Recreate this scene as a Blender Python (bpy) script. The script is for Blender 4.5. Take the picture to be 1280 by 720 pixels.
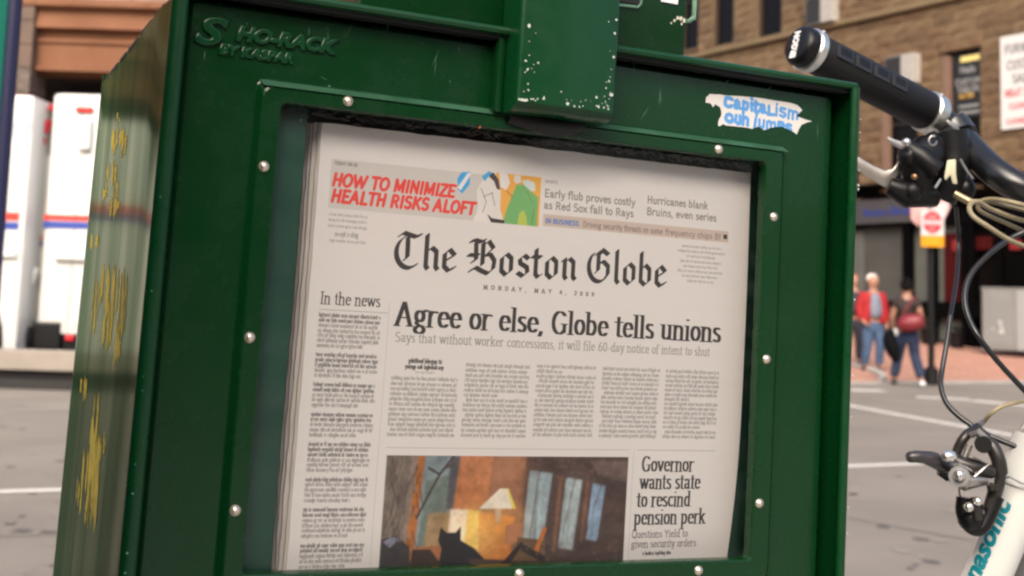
import bpy, bmesh, math, random
import numpy as np
from mathutils import Matrix, Vector
for o in list(bpy.data.objects): bpy.data.objects.remove(o)
scene = bpy.context.scene; C = scene.collection
R = math.radians
# ---------------------------------------------------------------- camera
YAW, PITCH, ROLL, FPX, PPY = .4149, .1112, .0314, 1557.5, 204.0
CAM = Vector((-.1609, -.6977, 1.18))
def basis(yaw, pitch, roll):
    f = Vector((math.sin(yaw)*math.cos(pitch), math.cos(yaw)*math.cos(pitch), math.sin(pitch)))
    r = Vector((math.cos(yaw), -math.sin(yaw), 0)); u = r.cross(f)
    return r*math.cos(roll)+u*math.sin(roll), -r*math.sin(roll)+u*math.cos(roll), f
def cam_matrix(yaw, pitch, roll, loc):
    r, u, f = basis(yaw, pitch, roll); m = Matrix((r, u, -f)).transposed().to_4x4(); m.translation = loc; return m
cd = bpy.data.cameras.new('camera'); cam = bpy.data.objects.new('camera', cd); C.objects.link(cam)
cam.matrix_world = cam_matrix(YAW, PITCH, ROLL, CAM); scene.camera = cam
cd.sensor_width = 36; cd.lens = 36*FPX/1280; cd.shift_y = -(360-PPY)/1280; cd.clip_start = .02; cd.clip_end = 2000
cd.dof.use_dof = True; cd.dof.focus_distance = .82; cd.dof.aperture_fstop = 12
# ---------------------------------------------------------------- light: a bright overcast day
w = bpy.data.worlds.new("World"); scene.world = w; w.use_nodes = True
nt = w.node_tree; sky = nt.nodes.new('ShaderNodeTexSky'); sky.sky_type = 'NISHITA'; sky.sun_disc = False
SUN_EL, SUN_AZ = R(40), R(214)       # azimuth clockwise from +Y
sky.sun_elevation = SUN_EL; sky.sun_rotation = SUN_AZ; sky.air_density = 1.0; sky.dust_density = 6.0; sky.ozone_density = .6
bg = nt.nodes['Background']; bg.inputs[1].default_value = .15; nt.links.new(sky.outputs[0], bg.inputs[0])
sd = bpy.data.lights.new('sun', 'SUN'); sun = bpy.data.objects.new('sun', sd); C.objects.link(sun)
sd.energy = 1.05; sd.angle = R(45); sd.color = (1, .955, .90)
d = Vector((math.sin(SUN_AZ)*math.cos(SUN_EL), math.cos(SUN_AZ)*math.cos(SUN_EL), math.sin(SUN_EL)))
sun.rotation_euler = d.to_track_quat('Z', 'Y').to_euler()
scene.view_settings.view_transform = 'Standard'; scene.view_settings.look = 'None'
scene.view_settings.exposure = 1.0; scene.view_settings.gamma = 1
scene.render.engine = 'CYCLES'
scene.cycles.filter_width = 2.3
# ---------------------------------------------------------------- places: pixel of the photograph + distance -> point
_r, _u, _f = basis(YAW, PITCH, ROLL)
F2 = Vector((math.sin(YAW), math.cos(YAW), 0)); R2 = Vector((math.cos(YAW), -math.sin(YAW), 0))
def ray(px, py): return _f+_r*((px-640)/FPX)-_u*((py-PPY)/FPX)
def at(px, py, v): d = ray(px, py); return CAM+d*(v/d.dot(F2))
def ground(px, py, z=0.): d = ray(px, py); return CAM+d*((z-CAM.z)/d.z)
def G(u, v, z=0.): return CAM.xy.to_3d()+R2*u+F2*v+Vector((0, 0, z))
def local(M, px, py, depth=0.):      # pixel -> local coordinates of frame M on its plane y=depth
    Mi = M.inverted(); o = Mi @ CAM; d = Mi.to_3x3() @ ray(px, py); return o+d*((depth-o.y)/d.y)
# ---------------------------------------------------------------- mesh collecting
class MB:
    def __init__(s): s.v = []; s.f = []
    def add(s, v, f):
        n = len(s.v); s.v += [tuple(p) for p in v]; s.f += [tuple(i+n for i in q) for q in f]; return s
    def box(s, a, b, bev=0.):
        a, b = [min(p, q) for p, q in zip(a, b)], [max(p, q) for p, q in zip(a, b)]
        if bev <= 0:
            v = [(x, y, z) for z in (a[2], b[2]) for y in (a[1], b[1]) for x in (a[0], b[0])]
            return s.add(v, [(0, 2, 3, 1), (4, 5, 7, 6), (0, 1, 5, 4), (2, 6, 7, 3), (0, 4, 6, 2), (1, 3, 7, 5)])
        bev = min(bev, *[(q-p)*.45 for p, q in zip(a, b)])
        bm = bmesh.new(); bmesh.ops.create_cube(bm, size=1)
        for v in bm.verts: v.co = Vector([(a[i]+b[i])/2+v.co[i]*(b[i]-a[i]) for i in range(3)])
        bmesh.ops.bevel(bm, geom=bm.edges[:], offset=bev, segments=2, profile=.6, affect='EDGES')
        s.add([v.co for v in bm.verts], [[v.index for v in f.verts] for f in bm.faces]); bm.free(); return s
    def obox(s, c, ax, ay, az, sz, bev=0.):      # oriented box: centre, axes, half sizes
        t = MB().box((-sz[0], -sz[1], -sz[2]), sz, bev); c = Vector(c)
        return s.add([c+Vector(ax)*p[0]+Vector(ay)*p[1]+Vector(az)*p[2] for p in t.v], t.f)
    def prism(s, pts, d, flip=False):        # polygon (3D points) extruded by vector d
        n = len(pts); d = Vector(d); v = [Vector(p) for p in pts]+[Vector(p)+d for p in pts]
        return s.add(v, [tuple(range(n))[::-1], tuple(range(n, 2*n))]+[(i, (i+1) % n, n+(i+1) % n, n+i) for i in range(n)])
    def tube(s, pts, rad, n=12, caps=True, squash=None):
        P = [Vector(p) for p in pts]
        if not hasattr(rad, '__len__'): rad = [rad]*len(P)
        T = [(P[min(i+1, len(P)-1)]-P[max(i-1, 0)]).normalized() for i in range(len(P))]
        N = T[0].orthogonal().normalized(); v = []
        for i, p in enumerate(P):
            if i:
                N = (N-T[i]*N.dot(T[i])).normalized()
            B = T[i].cross(N)
            for k in range(n):
                a = 2*math.pi*k/n; v.append(p+(N*math.cos(a)+B*math.sin(a))*rad[i])
        f = [(i*n+k, i*n+(k+1) % n, (i+1)*n+(k+1) % n, (i+1)*n+k) for i in range(len(P)-1) for k in range(n)]
        if caps: f += [tuple(range(n))[::-1], tuple(range((len(P)-1)*n, len(P)*n))]
        return s.add(v, f)
    def ball(s, c, r, n=10, m=7, sc=(1, 1, 1)):
        c = Vector(c); v = [c+Vector((0, 0, r*sc[2]))]; f = []
        for i in range(1, m):
            for k in range(n):
                a = math.pi*i/m; b = 2*math.pi*k/n
                v.append(c+Vector((r*sc[0]*math.sin(a)*math.cos(b), r*sc[1]*math.sin(a)*math.sin(b), r*sc[2]*math.cos(a))))
        v.append(c-Vector((0, 0, r*sc[2]))); L = len(v)-1
        for k in range(n):
            f.append((0, 1+k, 1+(k+1) % n)); f.append((L, L-n+(k+1) % n, L-n+k))
            for i in range(m-2): f.append((1+i*n+k, 1+(i+1)*n+k, 1+(i+1)*n+(k+1) % n, 1+i*n+(k+1) % n))
        return s.add(v, f)
    def build(s, name, mat, parent=None, smooth=False, **props):
        me = bpy.data.meshes.new(name); me.from_pydata(s.v, [], s.f); me.update()
        bm = bmesh.new(); bm.from_mesh(me); bmesh.ops.recalc_face_normals(bm, faces=bm.faces[:]); bm.to_mesh(me); bm.free()
        if smooth:
            me.shade_smooth()
            try: me.set_sharp_from_angle(angle=R(38))
            except Exception: pass
        if mat: me.materials.append(mat)
        return link(name, me, parent, **props)
def link(name, me, parent=None, **props):
    o = bpy.data.objects.new(name, me); C.objects.link(o)
    if parent is not None:
        o.parent = parent
        if parent.type == 'EMPTY' and 'base' in BASES.get(parent.name, {}): o.matrix_parent_inverse = Matrix.Translation(BASES[parent.name]['base']).inverted()
    for k, v in props.items(): o[k] = v
    return o
BASES = {}
def thing(name, base, label, cat, T=None, group=None):
    e = bpy.data.objects.new(name, None); C.objects.link(e); base = Vector(base)
    e.empty_display_size = .1; e.matrix_world = (T or Matrix())@Matrix.Translation(base)
    BASES[e.name] = {'base': base}; e['label'] = label; e['category'] = cat
    if group: e['group'] = group
    return e
def spline(pts, n=8):
    P = [Vector(p) for p in pts]; P = [P[0]*2-P[1]]+P+[P[-1]*2-P[-2]]; o = []
    for i in range(1, len(P)-2):
        for k in range(n):
            t = k/n; a, b, c, e = P[i-1], P[i], P[i+1], P[i+2]
            o.append(.5*((2*b)+(c-a)*t+(2*a-5*b+4*c-e)*t*t+(3*b-a-3*c+e)*t**3))
    return o+[P[-2]]
# ---------------------------------------------------------------- materials
def srgb(r, g, b):
    f = lambda c: (c/255/12.92 if c/255 <= .04045 else ((c/255+.055)/1.055)**2.4); return (f(r), f(g), f(b), 1)
def mat(name, col, rough=.6, metal=0., var=.0, vscale=8., bump=0., bscale=40., coat=0., col2=None, spec=None, alpha=None, trans=0., detail=5., stretch=None, speck=None, bdist=.002):
    m = bpy.data.materials.new(name); m.use_nodes = True; nt = m.node_tree; b = nt.nodes['Principled BSDF']
    col = tuple(col[:3])+(1,)
    b.inputs['Base Color'].default_value = col; b.inputs['Roughness'].default_value = rough; b.inputs['Metallic'].default_value = metal
    b.inputs['Coat Weight'].default_value = coat; b.inputs['Coat Roughness'].default_value = .08
    if spec is not None: b.inputs['Specular IOR Level'].default_value = spec
    if trans: b.inputs['Transmission Weight'].default_value = trans
    if alpha is not None: b.inputs['Alpha'].default_value = alpha
    tc = nt.nodes.new('ShaderNodeTexCoord'); src = tc.outputs['Object']
    if stretch:
        mp = nt.nodes.new('ShaderNodeMapping'); mp.inputs['Scale'].default_value = stretch; nt.links.new(src, mp.inputs[0]); src = mp.outputs[0]
    last = None
    if var or col2:
        n = nt.nodes.new('ShaderNodeTexNoise'); n.inputs['Scale'].default_value = vscale; n.inputs['Detail'].default_value = detail; nt.links.new(src, n.inputs[0])
        r = nt.nodes.new('ShaderNodeValToRGB'); r.color_ramp.elements[0].position = .32; r.color_ramp.elements[1].position = .68
        c2 = tuple(col2[:3])+(1,) if col2 else tuple(min(1, c*(1+var)) for c in col[:3])+(1,)
        c1 = col if col2 else tuple(c*(1-var) for c in col[:3])+(1,)
        r.color_ramp.elements[0].color = c1; r.color_ramp.elements[1].color = c2
        nt.links.new(n.outputs[0], r.inputs[0]); last = r.outputs[0]
    if speck:
        sc, thr, scol = speck
        n = nt.nodes.new('ShaderNodeTexNoise'); n.inputs['Scale'].default_value = sc; n.inputs['Detail'].default_value = 3; nt.links.new(src, n.inputs[0])
        r = nt.nodes.new('ShaderNodeValToRGB'); r.color_ramp.elements[0].position = thr; r.color_ramp.elements[1].position = thr+.03
        nt.links.new(n.outputs[0], r.inputs[0]); mx = nt.nodes.new('ShaderNodeMix'); mx.data_type = 'RGBA'
        nt.links.new(r.outputs[0], mx.inputs['Factor']); mx.inputs['B'].default_value = tuple(scol[:3])+(1,)
        if last: nt.links.new(last, mx.inputs['A'])
        else: mx.inputs['A'].default_value = col
        last = mx.outputs['Result']
    if last: nt.links.new(last, b.inputs['Base Color'])
    if bump:
        n = nt.nodes.new('ShaderNodeTexNoise'); n.inputs['Scale'].default_value = bscale; n.inputs['Detail'].default_value = 4; nt.links.new(src, n.inputs[0])
        bp = nt.nodes.new('ShaderNodeBump'); bp.inputs['Strength'].default_value = bump; bp.inputs['Distance'].default_value = bdist
        nt.links.new(n.outputs[0], bp.inputs['Height']); nt.links.new(bp.outputs[0], b.inputs['Normal'])
    return m
def print_mat(name, sheet, rough=.7, spec=.3, coat=0.):
    """flat print on a sheet, UV mapped"""
    a = sheet.a[::-1]; h, w = a.shape[:2]
    im = bpy.data.images.new(name, w, h, float_buffer=False)
    px = np.ones((h, w, 4), np.float32); c = np.clip(a, 0, 1); px[..., :3] = np.where(c <= .0031308, c*12.92, 1.055*c**(1/2.4)-.055)
    im.pixels.foreach_set(px.ravel()); im.update(); im.pack()
    m = bpy.data.materials.new(name); m.use_nodes = True; nt = m.node_tree; b = nt.nodes['Principled BSDF']
    t = nt.nodes.new('ShaderNodeTexImage'); t.image = im; t.extension = 'EXTEND'; nt.links.new(t.outputs[0], b.inputs['Base Color'])
    b.inputs['Roughness'].default_value = rough; b.inputs['Specular IOR Level'].default_value = spec; b.inputs['Coat Weight'].default_value = coat
    return m
def plane_uv(o, fn):
    me = o.data; uv = me.uv_layers.new(name='UVMap')
    for l in me.loops: uv.data[l.index].uv = fn(me.vertices[l.vertex_index].co)
def lettering(name, body, size, mat_, parent, M, extrude=.0006, shear=0., sx=1., align='LEFT', bev=0., offset=0.):
    c = bpy.data.curves.new(name, 'FONT'); c.body = body; c.size = size; c.extrude = extrude; c.shear = shear; c.align_x = align; c.bevel_depth = bev; c.offset = offset; c.resolution_u = 3
    o = bpy.data.objects.new('tmp', c); C.objects.link(o); bpy.context.view_layer.update()
    me = bpy.data.meshes.new_from_object(o.evaluated_get(bpy.context.evaluated_depsgraph_get())); bpy.data.objects.remove(o)
    me.transform(M @ Matrix.Diagonal((sx, 1, 1, 1))); me.name = name; me.materials.clear(); me.materials.append(mat_)
    return link(name, me, parent)
# ---------------------------------------------------------------- printed matter (flat print, drawn with a pen into arrays)
class Sheet:
    """a flat sheet of print, mm coordinates, y down; the pen sweeps a nib along strokes"""
    def __init__(s, w, h, ppm, col):
        s.k = ppm; s.W = int(w*ppm); s.H = int(h*ppm)
        s.a = np.ones((s.H, s.W, 3), np.float32)*np.array(col, np.float32)
    def poly(s, pts, col, al=1.0):
        p = np.array(pts, float)*s.k
        x0, y0 = np.floor(p.min(0)).astype(int)-1; x1, y1 = np.ceil(p.max(0)).astype(int)+2
        x0 = max(x0, 0); y0 = max(y0, 0); x1 = min(x1, s.W); y1 = min(y1, s.H)
        if x1 <= x0 or y1 <= y0: return
        n = 3; gx = x0+(np.arange((x1-x0)*n)+.5)/n; gy = y0+(np.arange((y1-y0)*n)+.5)/n
        X, Y = np.meshgrid(gx, gy); ins = np.zeros(X.shape, bool)
        for i in range(len(p)):
            ax, ay = p[i-1]; bx, by = p[i]
            if ay == by: continue
            c = ((ay > Y) != (by > Y)) & (X < (bx-ax)*(Y-ay)/(by-ay)+ax)
            ins ^= c
        m = ins.reshape(y1-y0, n, x1-x0, n).mean((1, 3))[..., None]*al
        s.a[y0:y1, x0:x1] = s.a[y0:y1, x0:x1]*(1-m)+np.array(col, np.float32)*m
    def mask_poly(s, M, p):
        x0, y0 = np.floor(p.min(0)).astype(int)-1; x1, y1 = np.ceil(p.max(0)).astype(int)+2
        h, w = M.shape
        x0 = max(x0, 0); y0 = max(y0, 0); x1 = min(x1, w); y1 = min(y1, h)
        if x1 <= x0 or y1 <= y0: return
        X, Y = np.meshgrid(np.arange(x0, x1)+.5, np.arange(y0, y1)+.5); ins = np.ones(X.shape, bool)
        q = np.roll(p, -1, 0); ar = (p[:, 0]*q[:, 1]-p[:, 1]*q[:, 0]).sum(); sg = 1 if ar > 0 else -1
        for a, b in zip(p, q):
            ins &= ((b[0]-a[0])*(Y-a[1])-(b[1]-a[1])*(X-a[0]))*sg >= -1e-6
        M[y0:y1, x0:x1] |= ins
    def pen(s, strokes, nib, col, al=1.0):
        """strokes in mm; nib = convex polygon offsets in mm"""
        n = 3; allp = np.vstack([np.array(t) for t in strokes]); e = np.abs(nib).max()+1/s.k
        x0, y0 = np.floor((allp.min(0)-e)*s.k).astype(int); x1, y1 = np.ceil((allp.max(0)+e)*s.k).astype(int)+1
        cx0, cy0, cx1, cy1 = max(x0, 0), max(y0, 0), min(x1, s.W), min(y1, s.H)
        if cx1 <= cx0 or cy1 <= cy0: return
        M = np.zeros(((y1-y0)*n, (x1-x0)*n), bool)
        nb = np.array(nib)
        for t in strokes:
            for a, b in zip(t[:-1], t[1:]):
                pts = np.vstack([nb+a, nb+b])
                h = hull(pts); s.mask_poly(M, (h*s.k-[x0, y0])*n)
        m = M.reshape(y1-y0, n, x1-x0, n).mean((1, 3))[cy0-y0:cy1-y0, cx0-x0:cx1-x0, None]*al
        s.a[cy0:cy1, cx0:cx1] = s.a[cy0:cy1, cx0:cx1]*(1-m)+np.array(col, np.float32)*m
    def rect(s, x0, y0, x1, y1, col, al=1.0):
        s.poly([(x0, y0), (x1, y0), (x1, y1), (x0, y1)], col, al)
def hull(P):
    P = sorted(map(tuple, np.round(P, 6)))
    def half(Q):
        o = []
        for p in Q:
            while len(o) > 1 and (o[-1][0]-o[-2][0])*(p[1]-o[-2][1])-(o[-1][1]-o[-2][1])*(p[0]-o[-2][0]) <= 0: o.pop()
            o.append(p)
        return o[:-1]
    return np.array(half(P)+half(P[::-1]))
def E_(cx, cy, rx, ry, a0, a1, n=14):
    t = np.radians(np.linspace(a0, a1, n)); return [(cx+rx*math.cos(q), cy+ry*math.sin(q)) for q in t]
# skeleton letters: x-height 1, baseline 0, y up.  (advance, strokes, serif points)
def _font():
    L = {}
    def g(c, adv, st, se=()): L[c] = (adv, st, se)
    O = E_(.46, .5, .32, .47, 0, 360, 22)
    g('a', .98, [E_(.42, .72, .25, .24, 165, 10)+[(.68, .55), (.68, .12), (.86, .04)], E_(.42, .28, .25, .25, 60, 300)+[(.66, .2)]])
    g('b', .98, [[(.2, 1.5), (.2, .05)], E_(.46, .5, .32, .47, -130, 130)], [(.12, 1.5, .16)])
    g('c', .84, [E_(.48, .5, .32, .47, 50, 315)])
    g('d', 1.0, [[(.76, 1.5), (.76, .02)], E_(.48, .5, .3, .47, 50, 310)], [(.68, 1.5, .16), (.84, .02, .16)])
    g('e', .88, [[(.18, .55), (.74, .55)], E_(.46, .5, .32, .47, 8, 320)])
    g('f', .62, [E_(.5, 1.25, .26, .24, 40, 180)+[(.24, 0)], [(.02, .97), (.52, .97)]], [(.26, 0, .26)])
    g('g', .94, [E_(.42, .64, .27, .33, 0, 360, 18), [(.6, .9), (.88, 1.02)], [(.26, .35), (.2, .18), (.4, .08), (.66, .02)], E_(.44, -.2, .32, .22, 60, 400, 18)])
    g('h', 1.04, [[(.2, 1.5), (.2, 0)], [(.2, .7)]+E_(.5, .68, .28, .28, 150, 0)+[(.78, 0)]], [(.12, 1.5, .16), (.2, 0, .24), (.78, 0, .24)])
    g('i', .5, [[(.24, .97), (.24, 0)], [(.24, 1.36), (.24, 1.4)]], [(.16, .97, .16), (.24, 0, .24)])
    g('j', .5, [[(.28, .97), (.28, -.2), (.1, -.35)], [(.28, 1.36), (.28, 1.4)]])
    g('k', 1.0, [[(.2, 1.5), (.2, 0)], [(.2, .4), (.72, .95)], [(.4, .58), (.8, .02)]], [(.12, 1.5, .16), (.2, 0, .24), (.82, 0, .2), (.74, .97, .18)])
    g('l', .5, [[(.24, 1.5), (.24, 0)]], [(.16, 1.5, .16), (.24, 0, .24)])
    g('m', 1.52, [[(.2, .97), (.2, 0)], [(.2, .7)]+E_(.48, .7, .26, .26, 150, 0)+[(.74, 0)], [(.74, .7)]+E_(1.02, .7, .26, .26, 150, 0)+[(1.28, 0)]], [(.12, .97, .16), (.2, 0, .22), (.74, 0, .22), (1.28, 0, .22)])
    g('n', 1.02, [[(.2, .97), (.2, 0)], [(.2, .7)]+E_(.49, .7, .28, .26, 150, 0)+[(.77, 0)]], [(.12, .97, .16), (.2, 0, .24), (.77, 0, .24)])
    g('o', .92, [O])
    g('p', .98, [[(.2, .97), (.2, -.5)], E_(.46, .5, .32, .47, -130, 130)], [(.12, .97, .16), (.2, -.5, .24)])
    g('r', .74, [[(.2, .97), (.2, 0)], [(.2, .65)]+E_(.5, .72, .26, .24, 150, 50)], [(.12, .97, .16), (.2, 0, .24)])
    g('s', .76, [E_(.38, .74, .22, .22, 40, 200)+[(.38, .52)]+E_(.38, .26, .24, .24, 60, -150)])
    g('t', .62, [[(.27, 1.3), (.27, .2)]+E_(.45, .2, .18, .18, 190, 300), [(.04, .97), (.54, .97)]])
    g('u', 1.02, [[(.22, .97), (.22, .3)]+E_(.48, .28, .27, .26, 190, 340), [(.77, .97), (.77, .02)]], [(.14, .97, .16), (.7, .97, .14), (.85, .02, .14)])
    g('v', .92, [[(.12, .95), (.44, .05)], [(.46, .05), (.78, .95)]], [(.14, .97, .2), (.76, .97, .16)])
    g('w', 1.34, [[(.12, .95), (.4, .05)], [(.42, .05), (.66, .93)], [(.64, .93), (.92, .05)], [(.94, .05), (1.2, .95)]], [(.14, .97, .18), (1.2, .97, .16), (.64, .97, .14)])
    g('x', .9, [[(.12, .95), (.78, .03)], [(.74, .95), (.14, .03)]], [(.14, .97, .16), (.76, .97, .14), (.14, 0, .14), (.78, 0, .16)])
    g('y', .92, [[(.12, .95), (.46, .08)], [(.78, .95), (.4, -.35), (.16, -.42)]], [(.14, .97, .2), (.76, .97, .16)])
    g('A', 1.3, [[(.12, 0), (.58, 1.44)], [(.6, 1.44), (1.08, 0)], [(.3, .5), (.9, .5)]], [(.14, 0, .2), (1.06, 0, .24)])
    g('B', 1.14, [[(.26, 1.44), (.26, 0)], [(.26, 1.42), (.6, 1.42)]+E_(.6, 1.1, .28, .32, 90, -90)+[(.26, .78)], [(.6, .78)]+E_(.62, .4, .36, .38, 90, -90)+[(.26, .02)]])
    g('C', 1.2, [E_(.66, .72, .5, .72, 45, 315, 20)])
    g('D', 1.24, [[(.26, 1.44), (.26, 0)], [(.26, 1.42), (.5, 1.42)]+E_(.5, .72, .54, .7, 90, -90)+[(.26, .02)]])
    g('E', 1.04, [[(.26, 1.44), (.26, 0)], [(.2, 1.42), (.92, 1.42)], [(.26, .74), (.78, .74)], [(.2, .02), (.92, .02)]])
    g('F', .98, [[(.26, 1.44), (.26, 0)], [(.2, 1.42), (.9, 1.42)], [(.26, .74), (.74, .74)]], [(.26, 0, .26)])
    g('G', 1.3, [E_(.66, .72, .5, .72, 42, 318, 20)+[(1.04, .3)], [(1.04, .62), (1.04, .1)]], [(1.02, .64, .24)])
    g('H', 1.26, [[(.26, 1.44), (.26, 0)], [(1.0, 1.44), (1.0, 0)], [(.26, .74), (1.0, .74)]], [(.26, 0, .24), (1., 0, .24), (.26, 1.44, .24), (1., 1.44, .24)])
    g('I', .58, [[(.28, 1.44), (.28, 0)]], [(.28, 0, .26), (.28, 1.44, .26)])
    g('K', 1.2, [[(.26, 1.44), (.26, 0)], [(.26, .6), (.96, 1.42)], [(.5, .84), (1.04, 0)]], [(.26, 0, .24)])
    g('L', .98, [[(.26, 1.44), (.26, 0)], [(.2, .02), (.88, .02)]], [(.26, 1.44, .24)])
    g('M', 1.5, [[(.24, 0), (.24, 1.44)], [(.26, 1.42), (.74, .2), (1.2, 1.42)], [(1.24, 1.44), (1.24, 0)]], [(.24, 0, .2), (1.24, 0, .22)])
    g('N', 1.26, [[(.24, 0), (.24, 1.44)], [(.26, 1.42), (.98, .04)], [(1.0, 1.44), (1.0, 0)]], [(.24, 0, .2), (1., 1.44, .2)])
    g('O', 1.3, [E_(.64, .72, .5, .72, 0, 360, 24)])
    g('P', 1.1, [[(.26, 1.44), (.26, 0)], [(.26, 1.42), (.58, 1.42)]+E_(.58, 1.04, .34, .38, 90, -90)+[(.26, .66)]], [(.26, 0, .24)])
    g('R', 1.2, [[(.26, 1.44), (.26, 0)], [(.26, 1.42), (.58, 1.42)]+E_(.58, 1.06, .32, .36, 90, -90)+[(.26, .7)], [(.6, .7), (.98, .02)]], [(.26, 0, .24)])
    g('S', 1.04, [E_(.52, 1.08, .34, .36, 40, 220)+[(.52, .74)]+E_(.52, .38, .36, .37, 60, -145)])
    g('T', 1.08, [[(.54, 1.44), (.54, 0)], [(.08, 1.42), (1.0, 1.42)]], [(.54, 0, .26)])
    g('U', 1.24, [[(.24, 1.44), (.24, .4)]+E_(.61, .4, .37, .4, 185, 355)+[(.98, 1.44)]])
    g('W', 1.74, [[(.1, 1.44), (.5, .02)], [(.5, .02), (.88, 1.3)], [(.88, 1.3), (1.24, .02)], [(1.26, .02), (1.64, 1.44)]])
    g('Y', 1.16, [[(.1, 1.44), (.56, .74), (.56, 0)], [(1.04, 1.44), (.56, .74)]])
    g('Z', 1.06, [[(.12, 1.42), (.94, 1.42), (.12, .02), (.96, .02)]])
    g('Q', 1.3, [E_(.64, .72, .5, .72, 0, 360, 24), [(.6, .3), (1.1, -.15)]]); g('q', 1.0, [[(.76, .97), (.76, -.5)], E_(.46, .5, .32, .47, 50, 310)]); g('8', 1.0, [E_(.5, 1.06, .3, .34, 0, 360, 16), E_(.5, .37, .34, .37, 0, 360, 16)]); g('&', 1.2, [E_(.5, 1.1, .26, .3, 0, 360, 12), E_(.46, .38, .34, .38, 60, 360, 12)])
    g(' ', .55, []); g(',', .44, [[(.22, .08), (.22, .02), (.12, -.2)]]); g('.', .44, [[(.2, .06), (.22, .06)]]); g('-', .66, [[(.12, .45), (.52, .45)]])
    g('\u2019', .4, [[(.2, 1.4), (.12, 1.15)]])
    g('0', 1.0, [E_(.5, .7, .34, .7, 0, 360, 20)]); g('6', 1.0, [E_(.5, .42, .34, .42, 0, 360, 18), [(.2, .5), (.3, 1.1), (.74, 1.42)]])
    g('9', 1.0, [E_(.5, .98, .34, .42, 0, 360, 18), [(.8, .9), (.7, .3), (.26, .02)]]); g('2', 1.0, [E_(.48, 1.06, .34, .36, 160, -30)+[(.14, .02), (.86, .02)]])
    g('4', 1.0, [[(.68, 0), (.68, 1.4), (.1, .4), (.94, .4)]]); g('1', .6, [[(.1, 1.2), (.32, 1.4), (.32, 0)]]); g('5', 1.0, [[(.8, 1.4), (.26, 1.4), (.22, .85)]+E_(.46, .46, .36, .44, 110, -140)])
    g('3', 1.0, [E_(.46, 1.05, .32, .34, 150, -80), E_(.46, .38, .36, .38, 80, -150)]); g('$', 1.0, [E_(.48, 1.0, .32, .3, 30, 250)+E_(.48, .4, .34, .3, 70, -150), [(.48, 1.6), (.48, -.2)]])
    return L
FONT = _font()
def nib_box(w, t): return [(-w/2, -t/2), (w/2, -t/2), (w/2, t/2), (-w/2, t/2)]
def nib_round(r): return [(r*math.cos(a), r*math.sin(a)) for a in np.linspace(0, 2*math.pi, 9)[:-1]]
def text(sh, s, x, y, xh, col, w=.24, t=.07, sx=1.0, serif=True, slant=0., width=None, al=1.0, track=0.):
    """text with baseline (x,y); xh = x-height mm; width: fit to this many mm"""
    adv = sum(FONT.get(c, FONT['o'])[0]+track for c in s)
    if width: sx = width/(adv*xh)
    nib = nib_box(w*xh*sx**.5, t*xh) if serif else nib_round(w*xh/2*min(1, sx**.5))
    for c in s:
        a, st, se = FONT.get(c, FONT['o'])
        if st:
            out = [[(x+(px+slant*py)*xh*sx, y-py*xh) for px, py in q] for q in st]
            sh.pen(out, nib, col, al)
            if serif and se:
                thin = nib_box(t*xh, t*xh)
                sh.pen([[(x+(px-h)*xh*sx, y-py*xh), (x+(px+h)*xh*sx, y-py*xh)] for px, py, h in se], thin, col, al)
        x += (a+track)*xh*sx
    return x
# broken letters of the masthead: width, strokes
def _black():
    B = {}
    B['T'] = (1.42, [E_(.8, .72, .62, .7, 118, 285, 16)+[(1.2, .18)], [(.3, 1.42), (.5, 1.56), (.75, 1.5), (1.1, 1.42), (1.34, 1.52)], [(.72, 1.4), (.74, .5), (.62, .38)]])
    B['h'] = (.96, [[(.26, 1.56), (.26, .16), (.36, .04)], [(.26, .78), (.52, 1.0), (.76, .84), (.76, .16), (.86, .04)]])
    B['e'] = (.86, [[(.58, .1), (.46, .02), (.24, .2), (.24, .78), (.48, .98), (.74, .74), (.28, .46)], [(.46, .02), (.76, .18)]])
    B['B'] = (1.62, [[(.18, 1.42), (.4, 1.5), (.72, 1.44), (.9, 1.52)], [(.46, 1.4), (.5, .62), (.3, .5)], [(.1, .8), (.6, .82)], [(.84, 1.4), (.84, .42)], [(.84, 1.28), (1.12, 1.5), (1.38, 1.2), (1.0, .86), (1.24, .9), (1.46, .64), (1.42, .26), (1.16, .04)], [(.2, .08), (.5, .26), (.82, .12), (1.16, .02)]])
    B['o'] = (.94, [[(.48, .02), (.24, .2), (.24, .78), (.5, .98), (.74, .8), (.74, .22), (.48, .02)]])
    B['s'] = (.84, [[(.72, .84), (.5, .98), (.26, .8), (.3, .6), (.66, .44), (.7, .2), (.46, .02), (.18, .16)]])
    B['t'] = (.68, [[(.3, 1.3), (.3, .16), (.44, .02), (.58, .12)], [(.1, .96), (.56, .96)]])
    B['n'] = (.98, [[(.16, .88), (.28, .96), (.28, .16), (.38, .04)], [(.3, .82), (.54, 1.0), (.76, .84), (.76, .16), (.88, .04)]])
    B['G'] = (1.5, [E_(.74, .74, .58, .72, 130, 300, 16), [(1.04, .12), (1.26, .4), (1.26, .78), (1.0, .98), (.86, .96)], [(.7, 1.42), (.7, .56), (.58, .46)], [(.54, 1.3), (.9, 1.54), (1.24, 1.34)], [(.86, 1.36), (.9, 1.56)]])
    B['l'] = (.52, [[(.26, 1.56), (.26, .16), (.38, .02)]])
    B['b'] = (.94, [[(.24, 1.56), (.24, .2), (.48, .02), (.74, .22), (.74, .78), (.5, .98), (.26, .76)]])
    B[' '] = (.5, [])
    return B
BLACK = _black()
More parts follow.
